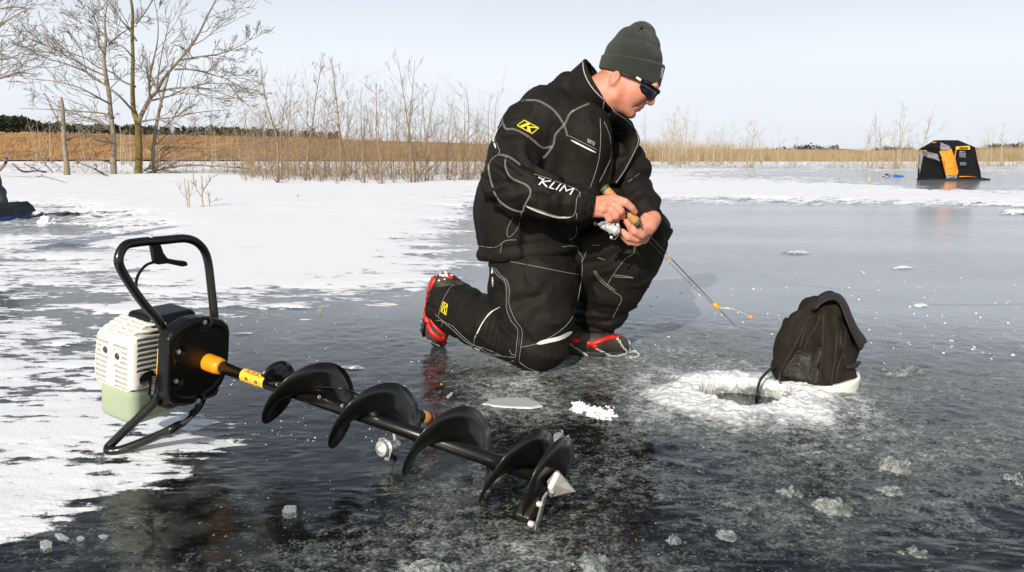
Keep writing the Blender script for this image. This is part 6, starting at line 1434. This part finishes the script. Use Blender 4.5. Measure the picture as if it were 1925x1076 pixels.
# ------------------------------------------------------------------ fishing shelter and far gear
def shelter():
    Y = 28.0; C = P(1786, 336.5, Y); C[2] = 0; root = empty("fishing_shelter", C, "black pop up ice fishing shelter with orange corner stripe on the lake", "shelter")
    z8 = lambda x, y: (1600 + x / 5.378, 220 + y / 5.378)
    def Q(x, y, Yd): return P(*z8(x, y), Yd)
    # corner, left end, right end at ground and eave (near walls); far walls behind
    c0 = Q(1010, 625, 28.0); c1 = Q(985, 420, 28.05); c2 = Q(945, 300, 28.3)
    l0 = Q(672, 600, 29.3); l1 = Q(700, 420, 29.3); l2 = Q(690, 322, 29.4); r0 = Q(1322, 622, 28.9); r1 = Q(1262, 470, 29.0); r2 = Q(1252, 305, 29.1)
    t1 = Q(838, 240, 29.3); t2 = Q(1092, 240, 29.3)
    f0 = l0 + r0 - c0; f2 = l2 + r2 - c2; f0[2] = 0; bk1 = t1 + np.array([.75, .9, -.12]); bk2 = t2 + np.array([.35, .9, -.12])
    for p in (c0, l0, r0): p[2] = 0.02
    def panel(pts, n=8, bulge=.05, seed=0):
        a, b, c, d = pts; V = []; cn = nrm(np.cross(b - a, d - a))
        for i in range(n + 1):
            for j in range(n + 1):
                u_, v_ = i / n, j / n; p = (a * (1 - u_) + b * u_) * (1 - v_) + (d * (1 - u_) + c * u_) * v_
                V.append(p + cn * (-bulge * math.sin(math.pi * u_) * math.sin(math.pi * v_) + .02 * vn(p[None] * 3, seed)[0]))
        return V, [(i * (n + 1) + j, (i + 1) * (n + 1) + j, (i + 1) * (n + 1) + j + 1, i * (n + 1) + j + 1) for i in range(n) for j in range(n)]
    walls = merge([panel((l0, c0, c1, l1), seed=1), panel((l1, c1, c2, l2), seed=1), panel((c0, r0, r1, c1), seed=2), panel((c1, r1, r2, c2), seed=2), panel((r0, f0, f2, r2), seed=3), panel((f0, l0, l2, f2), seed=4), panel((l2, c2, t2, t1), 6, .02, 5), ([c2, r2, t2], [(0, 1, 2)]), panel((t1, t2, bk2, bk1), 4, .02, 6), panel((r2, f2, bk2, t2), 4, .02, 7), panel((f2, l2, t1, bk1), 4, .02, 8)])
    wo_ = add("canvas", walls, M_black_tent, root); t = bvh(walls)
    def pl(name, pts, m, lift=.03, par=root): return add(name, patch(t, [z8(*p) for p in pts], lift, 3), m, par, smooth=False)
    pl("grey_panel", [(692, 330), (728, 335), (735, 395), (700, 575), (668, 575), (686, 450)], M_grey_tent)
    gp = pl("window_panel", [(735, 340), (885, 378), (905, 448), (780, 412), (738, 395)], M_grey_tent)
    pl("window", [(738, 350), (785, 362), (783, 405), (742, 398)], M_window, .05, gp)
    pl("grey_corner_panel", [(905, 285), (970, 312), (975, 345), (925, 372)], M_grey_tent, .10)
    os_ = pl("orange_stripe", [(925, 345), (975, 340), (1015, 440), (1042, 560), (1036, 590), (992, 590), (978, 520), (945, 420)], M_orange_tent, .13)
    pl("grey_foot", [(985, 592), (1040, 588), (1040, 628), (985, 628)], M_grey_tent, .10)
    pl("blue_edging", [(920, 372), (930, 372), (985, 540), (990, 600), (980, 600), (975, 540)], mat("pale_teal_trim", (.16, .30, .30), .6), .05)
    for q in ([(1082, 362), (1150, 362), (1150, 416), (1085, 414)], [(1088, 456), (1152, 456), (1155, 490), (1092, 490)]): pl("window", q, M_window)
    bn = pl("name_banner", [(1048, 303), (1192, 303), (1192, 332), (1044, 332)], M_label_yellow, .04)
    v, f = text2d("AEGIS", .03); V = []
    for x, y in v:
        q = z8(1073 + 92 * x, 327 - 21 * y); V.append(onto(t, *q, .055, np.zeros(3)))
    add("lettering", (V, f), M_black_tent, bn, smooth=False)
    for l in ([(1045, 500), (1036, 430), (1048, 345), (1060, 335)], [(1090, 352), (1145, 352)], [(1085, 608), (1180, 608), (1252, 614)], [(820, 268), (858, 264)], [(728, 338), (770, 342)], [(980, 350), (1003, 354)]):
        c = [onto(t, *z8(*q), .03) for q in l]; c = [p for p in c if p is not None]
        if len(c) > 1: add("orange_zip", tube(c, .018, 6), M_orange_tent, root)
    add("snow_flap", merge([tube([p for p in (l0, (l0 + c0) / 2 + [0, -.1, 0], c0, (c0 + r0) / 2 + [0, -.1, 0], r0 + [.25, 0, 0])], .035, 6)]), M_blackfab, root)
    add("guy_rope", tube([Q(1315, 615, 28.8), Q(1375, 627, 28.7)], .015, 5), M_blackfab, root)
shelter()
def far_auger():
    a = G(1662, 333); a[2] = 0; Y = a[1] / K
    root = empty("ice_auger", a, "small red and blue ice auger lying on the ice left of the shelter", "ice auger")
    z8 = lambda x, y, dy=0: P(1600 + x / 5.378, 220 + y / 5.378, Y + dy)
    m = mpp(a)
    add("engine", surf(lambda X: smin(ell(X, z8(358, 583), np.array([3.2, 3.2, 1.9]) * m), ell(X, z8(328, 612), np.array([2.6, 2.6, 2.8]) * m), 1.2 * m), z8(345, 600) - 9 * m, z8(345, 600) + 9 * m, .5 * m, 1), mat("dark_red_engine", (.22, .012, .012), .4, noise=(6, (.05, .008, .008))), root)
    add("handlebar", tube(smoothpts([z8(350, 585), z8(380, 592), z8(386, 610), z8(386, 628)], 4), .7 * m, 7), M_black_paint, root)
    s0, s1 = z8(360, 590), z8(530, 612); ax = nrm(s1 - s0); w_ = nrm(np.cross(ax, [0, 1, 0])); u_ = np.cross(ax, w_)
    add("shaft", tube([s0, s1], .7 * m, 8), M_blue, root)
    b0 = z8(428, 602); V = []; L = np.linalg.norm(s1 - b0)
    for i in range(90):
        t = i / 89; an = t * 2 * np.pi * 4; rad = w_ * math.cos(an) + u_ * math.sin(an); c = b0 + ax * L * t; V += [c, c + rad * 4.2 * m]
    o = add("flighting", (V, [(2 * i, 2 * i + 2, 2 * i + 3, 2 * i + 1) for i in range(89)]), M_blue, root); x = o.modifiers.new("thickness", 'SOLIDIFY'); x.thickness = .5 * m; x.offset = 0
    add("stand", tube([z8(388, 565), z8(388, 625)], .5 * m, 6), M_blue, root); add("stand", tube([z8(432, 640), z8(520, 640)], .5 * m, 6), M_blue, root)
far_auger()
p = G(1633, 342); mm_ = mpp(p)
tag(add("marker_stake", tube([p + [0, 0, -.02], p + [0, 0, 4.5 * mm_], p + [0, 0, 8.2 * mm_]], [1.7 * mm_, 1.5 * mm_, 1.2 * mm_], 8), mat("pale_yellow_wood", (.62, .48, .20), .7), loc=p), "short pale yellow stake stuck in the ice left of the far auger", "stake")
# two far anglers as small dark seated figures
def far_person(px, py, label, m, sled):
    a = G(px, py); a[2] = 0; k = mpp(a)
    f = lambda X: smin(smin(smin(ell(X - a, np.array([0, 0, 6.4]) * k, np.array([1.3, 1.3, 1.5]) * k), chain(X - a, [(np.array([-.4, 0, 2.2]) * k, 1.9 * k), (np.array([0, 0, 4.8]) * k, 1.5 * k)]), .6 * k), chain(X - a, [(np.array([-.3, 0, 1.8]) * k, 1.2 * k), (np.array([2.2, -.3, 2.4]) * k, .9 * k), (np.array([2.0, -.3, .5]) * k, .8 * k)]), .6 * k), chain(X - a, [(np.array([0, -.9, 4.6]) * k, .8 * k), (np.array([1.2, -1, 3.4]) * k, .7 * k), (np.array([2.2, -.8, 3.5]) * k, .6 * k)]), .4 * k)
    tag(add("person", surf(f, a - np.array([5, 5, 1]) * k, a + np.array([5, 5, 10]) * k, .4 * k, 1), m, loc=a), label, "person")
    if sled:
        o = add("sled", surf(lambda X: smax(box(X - a, np.array([-6, 0, 1.0]) * k, np.array([4, 2, 1.0]) * k, None, .6 * k), -box(X - a, np.array([-6, 0, 1.6]) * k, np.array([3.4, 1.5, 1.0]) * k), .2 * k), a + np.array([-12, -4, -1]) * k, a + np.array([0, 4, 4]) * k, .35 * k, 1), M_blackfab, loc=a)
        tag(o, "low dark sled on the far ice beside the tiny seated angler", "sled")
far_person(1265, 302, "tiny dark seated angler on the far ice right of the man's chest", mat("far_dark_blue_clothes", (.025, .03, .05), .9), True)
far_person(1442, 301, "tiny grey seated angler far off between the man and shelter", mat("far_grey_clothes", (.20, .20, .25), .9), False)

# ------------------------------------------------------------------ neighbour's gear at the left edge
def edge_gear():
    def S(px, py, Y, r): p = P(px, py, Y); return (p, r * mpp(p))
    Y = 6.55; b = G(10, 415)
    def sit(X):
        d = chain(X, [S(-40, 400, 6.7, 24), S(-30, 345, 6.7, 26), S(-38, 300, 6.7, 24), S(-36, 275, 6.7, 12)], .03)
        d = smin(d, chain(X, [S(-20, 340, 6.6, 14), S(-6, 362, 6.55, 14), S(-8, 378, 6.5, 12)], .02), .03); d = smin(d, ell(X, P(-40, 255, 6.7), np.array([16, 16, 19]) * mpp(b)), .02); d = smin(d, chain(X, [S(-14, 352, 6.5, 12), S(2, 376, 6.5, 9), S(8, 382, 6.5, 7)], .02), .02)
        return d + .012 * vn(X * 9, 3)
    c = P(-20, 340, 6.6); o = add("person", surf(sit, c - .6, c + .6, .014, 1), mat("slate_blue_coat", (.022, .032, .045), .8, noise=(8, (.03, .045, .06)), bump=(16, .4, .02)), loc=P(-30, 410, 6.7))
    tag(o, "seated figure in a slate blue coat cut off by the left edge", "person")
    kx = mpp(b) ; zb_ = lambda l: np.array([[P(x, y, 6.5)[0], P(x, y, 6.5)[2]] for x, y in l]); y0 = 6.5 * K
    pb = zb_([(-30, 416), (26, 414), (38, 404), (29, 391), (18, 381), (8, 381), (-3, 391), (-30, 390)]); pl_ = zb_([(2, 389), (9, 381), (18, 380), (30, 390), (38, 402), (31, 404), (24, 394), (14, 390)])
    def ext(X, pl, hy, r): d2 = poly2(X[:, [0, 2]], pl) + r; dz = np.abs(X[:, 1] - y0) - hy + r; return np.sqrt(np.maximum(d2, 0) ** 2 + np.maximum(dz, 0) ** 2) + np.minimum(np.maximum(d2, dz), 0) - r
    wob = lambda X: .012 * vn(X * 14, 5) + .010 * np.clip(1 - np.abs(vn(X * 11, 9)) * 2.2, 0, 1)
    c = P(8, 398, 6.5); o = add("gear_bag", surf(lambda X: smax(ext(X, pb, .22, .03) + wob(X), .003 - X[:, 2], .01), c - .42, c + .42, .010, 1), M_bluefab, loc=b); tag(o, "blue and black soft gear bag at the left edge of the snow", "bag")
    add("lid", surf(lambda X: ext(X, pl_, .235, .02) + .6 * wob(X), c - .42, c + .42, .010, 1), M_blackfab, o)
    z = lambda l: [G(x / 10.76, 330 + y / 10.76, .012) for x, y in l]
    pts = z([(380, 805), (500, 795), (600, 805), (720, 825), (800, 790), (890, 745), (1000, 742), (1200, 758), (1390, 755), (1460, 735), (1530, 745), (1600, 780), (1500, 772), (1400, 765), (1250, 795), (1100, 780), (970, 780), (870, 820), (700, 835), (560, 855), (370, 858)])
    tag(add("cable", tube(smoothpts(pts, 5), .011, 7), M_rubber, loc=pts[0]), "black looped cable trailing from the blue gear bag across the snow", "cable")
edge_gear()

# ------------------------------------------------------------------ loose ice
def lump(name, px, py, w, h, m, label, cat, seed, rough=.35, freq=3.0, group=None, sink=.3):
    if m is M_slushlump: rough = .42; sink = .55; w *= .95
    a = G(px, py); k = mpp(a); rng = np.random.default_rng(seed); off = rng.uniform(-50, 50, 3); R = np.array([w / 2, w / 2 * 1.1, h]) * k; s_ = max(h, w * .15) * k
    def f(X):
        q = X - a + np.array([0, 0, h * k * sink]); d = ell(q, (0, 0, 0), R); n = q / (w * .25 * k)
        return smax(d + s_ * rough * (vn(n * freq * .35 + off, seed) + .7 * vn(n * freq * .9 + off, seed + 1) + .35 * vn(n * freq * 2.2 + off, seed + 2)), -.01 - X[:, 2], .002)
    e = np.array([w * .75, w * .8, 0]) * k
    o = add(name, surf(f, a - e - [0, 0, .02], a + e + [0, 0, h * k * 1.6], max(w * k / 44, .0018), 0), m, loc=a, smooth=(m is M_snow)); tag(o, label, cat, group)
g_ = "loose lumps of ice on the slush"
lump("snow_lump", 88, 421, 30, 17, M_snow, "round white snow lump in front of the looped cable", "snow lump", 1, .25)
lump("ice_lump", 1679, 882, 74, 30, M_slushlump, "biggest glassy crumbled ice lump right of the slush ring", "ice lump", 2, group=g_)
lump("ice_lump", 1634, 826, 36, 12, M_slushlump, "low crumbled ice lump just above the biggest one at right", "ice lump", 3, group=g_)
lump("ice_lump", 1483, 930, 44, 20, M_slushlump, "rounded ice lump below the slush ring left of the wide cracked one", "ice lump", 4, group=g_)
lump("ice_lump", 1560, 955, 84, 24, M_slushlump, "wide cracked ice lump below the slush ring in the slush", "ice lump", 5, group=g_)
lump("ice_lump", 1672, 925, 56, 14, M_slushlump, "flat ice lump just below the biggest lump at right", "ice lump", 6, group=g_)
lump("ice_lump", 1268, 1020, 30, 18, M_slushlump, "small pale upright ice lump near the bottom right of the auger point", "ice lump", 7, group=g_)
lump("ice_lump", 1365, 1010, 50, 14, M_slushlump, "smooth low ice lump right of the small pale upright one", "ice lump", 8, group=g_)
lump("ice_lump", 1720, 1040, 60, 14, M_slushlump, "lowest flat ice lump at the bottom right", "ice lump", 9, group=g_)
lump("ice_lump", 1910, 905, 60, 20, M_slushlump, "pale ice lump cut by the right edge", "ice lump", 10, group=g_)
lump("ice_lump", 800, 1082, 130, 30, M_slushlump, "broad crumbled ice lump at the bottom edge below the auger", "ice lump", 11, group=g_)
lump("ice_lump", 1110, 1066, 90, 24, M_slushlump, "crumbled ice lump at the bottom edge right of the auger point", "ice lump", 12, group=g_)
lump("ice_lump", 1052, 832, 46, 26, M_slushlump, "white icy lump just behind the last auger blade", "ice lump", 13, group=g_)
lump("snow_ridge", 1092, 770, 36, 13, M_snow, "short white slush ridge between the auger and slush ring, left end", "slush", 14, .6, group="broken white ridge"); lump("snow_ridge", 1132, 779, 62, 11, M_snow, "long low white slush ridge left of the slush ring", "slush", 15, .6, group="broken white ridge")
lump("snow_ridge", 930, 745, 110, 9, M_slushlump, "wide pale heap of wet slush before the man's knee", "slush", 16, .35)
lump("snow_ridge", 1700, 700, 90, 7, M_slushlump, "thin pale slush heap right of the canvas pack", "slush", 17, .35)
lump("ice_lump", 1480, 826, 26, 8, M_slushlump, "tiny ice lump on the front skirt of the slush ring", "ice lump", 18, group=g_)
def shard(pts, th, label, m, cat="ice shard", seed=0, tilt=0.0):
    g0 = np.array([G(*p) for p in pts]); a = g0.mean(0); n = len(pts); rng = np.random.default_rng(seed); q = g0.copy(); q[:, 2] += .003 + tilt * (q[:, 0] - a[0])
    top = q + [0, 0, th]; top = a * [1, 1, 0] + (top - a * [1, 1, 0]) * [.93, .93, 1]
    o = add("ice_shard", (np.concatenate([q, top]), [tuple(range(n - 1, -1, -1)), tuple(range(n, 2 * n))] + [(i, (i + 1) % n, n + (i + 1) % n, n + i) for i in range(n)]), m, loc=a, smooth=False); bevel(o, .0015, 1); tag(o, label, cat, "thin shards of ice")
M_plate = mat("milky_ice_plate", (.50, .54, .54), .08, bump=(14, .15, .01), coat=.3)
shard([(904, 764), (922, 755), (955, 751), (990, 754), (1014, 760), (1022, 768), (1000, 772), (960, 771), (925, 768)], .006, "large milky flat ice plate lying behind the auger", M_plate)
shard([(839, 748), (846, 742), (853, 741), (850, 747), (842, 752)], .004, "small white ice chip left of the milky ice plate", M_plate, tilt=.15)
shard([(530, 974), (536, 964), (559, 964), (558, 977), (545, 980), (533, 979)], .014, "clear glassy ice cube piece on dark ice below the auger", M_ice, seed=2)
shard([(75, 1030), (88, 1025), (100, 1030), (98, 1042), (84, 1046), (76, 1040)], .010, "clear ice chip at bottom left nearest the corner", M_ice)
shard([(102, 1011), (116, 1010), (132, 1019), (128, 1024), (110, 1021)], .006, "clear flat ice chip above the corner chip at bottom left", M_ice)
shard([(143, 1018), (152, 1013), (161, 1017), (158, 1023), (147, 1023)], .005, "middle ice chip of the three small ones at bottom left", M_ice)
shard([(184, 1014), (194, 1011), (206, 1013), (202, 1018), (190, 1018)], .005, "rightmost ice chip of the row at bottom left", M_ice)
shard([(425, 832), (436, 829), (444, 832), (438, 836)], .005, "small white chip on dark ice below the auger shaft", M_plate)
def crumbs(name, n, fn, smin_, smax_, m, label, seed):
    rng = np.random.default_rng(seed); V = []; F = []; k = 0
    oct_ = np.array([[1, 0, 0], [-1, 0, 0], [0, 1, 0], [0, -1, 0], [0, 0, 1], [0, 0, -1.]]); of = [(0, 2, 4), (2, 1, 4), (1, 3, 4), (3, 0, 4), (2, 0, 5), (1, 2, 5), (3, 1, 5), (0, 3, 5)]
    while k < n:
        px, py = fn(rng)
        if px is None: continue
        a = G(px, py); s = smin_ * (smax_ / smin_) ** (rng.random() ** 2.2); o = oct_ * s * rng.uniform(.5, 1.3, (6, 1)) * np.array([1.2, 1.2, .7]); an = rng.uniform(0, 6.28); c, q = math.cos(an), math.sin(an)
        o = np.stack([o[:, 0] * c - o[:, 1] * q, o[:, 0] * q + o[:, 1] * c, o[:, 2]], 1); V.append(a + o + [0, 0, s * .25]); F += [(x + k * 6, y + k * 6, z + k * 6) for x, y, z in of]; k += 1
    o = add(name, (np.concatenate(V), np.array(F)), m, smooth=False); tag(o, label, "ice", kind="stuff")
def f_sl(rng):
    px = rng.uniform(0, 1925); py = 600 + 480 * rng.random() ** .8
    v = table(SL_R, SL_C, SL_V, np.array([px]), np.array([py]))[0]
    return (px, py) if rng.random() < v * v * 1.3 else (None, None)
crumbs("ice_crumbs", 5500, f_sl, .0010, .0048, M_crumb, "glassy crumbs of drilled ice scattered over the slush", 61)
crumbs("snow_flecks", 380, lambda r: (r.uniform(1190, 1925), 510 + 170 * r.random() ** .8), .0015, .0075, M_snow, "white flecks of snow scattered over the smooth ice at right", 62)
crumbs("snow_grains", 900, lambda r: (r.uniform(0, 900), 540 + 300 * r.random()), .0009, .0036, M_snow, "white grains of blown snow on the ice at left", 63)
def f_ring(r):
    an = r.uniform(0, 6.28); rad = .15 + abs(r.normal()) * .11; p = HOLE + np.array([math.cos(an), math.sin(an) * 1.05 - .02, 0]) * rad; x, y, z = proj(p[None]); return float(x[0]), float(y[0])
crumbs("slush_crumbs", 4200, f_ring, .0012, .0062, M_slushlump, "white crumbs of slush strewn round the fishing hole", 64)
ck = [G(x, y, .002) for x, y in [(1228, 477), (1280, 492), (1350, 503), (1440, 520), (1490, 534), (1560, 541), (1640, 548), (1700, 563), (1740, 571), (1820, 573), (1925, 571)]]
ck = smoothpts(ck, 6); cn = np.stack([np.zeros(len(ck)), np.ones(len(ck)), 0 * ck[:, 0]], 1) * .0022
tag(add("ice_crack", (np.concatenate([ck - cn, ck + cn]), [(i, i + 1, len(ck) + i + 1, len(ck) + i) for i in range(len(ck) - 1)]), mat("dark_ice_crack", (.16, .18, .20), .4)), kind="structure")
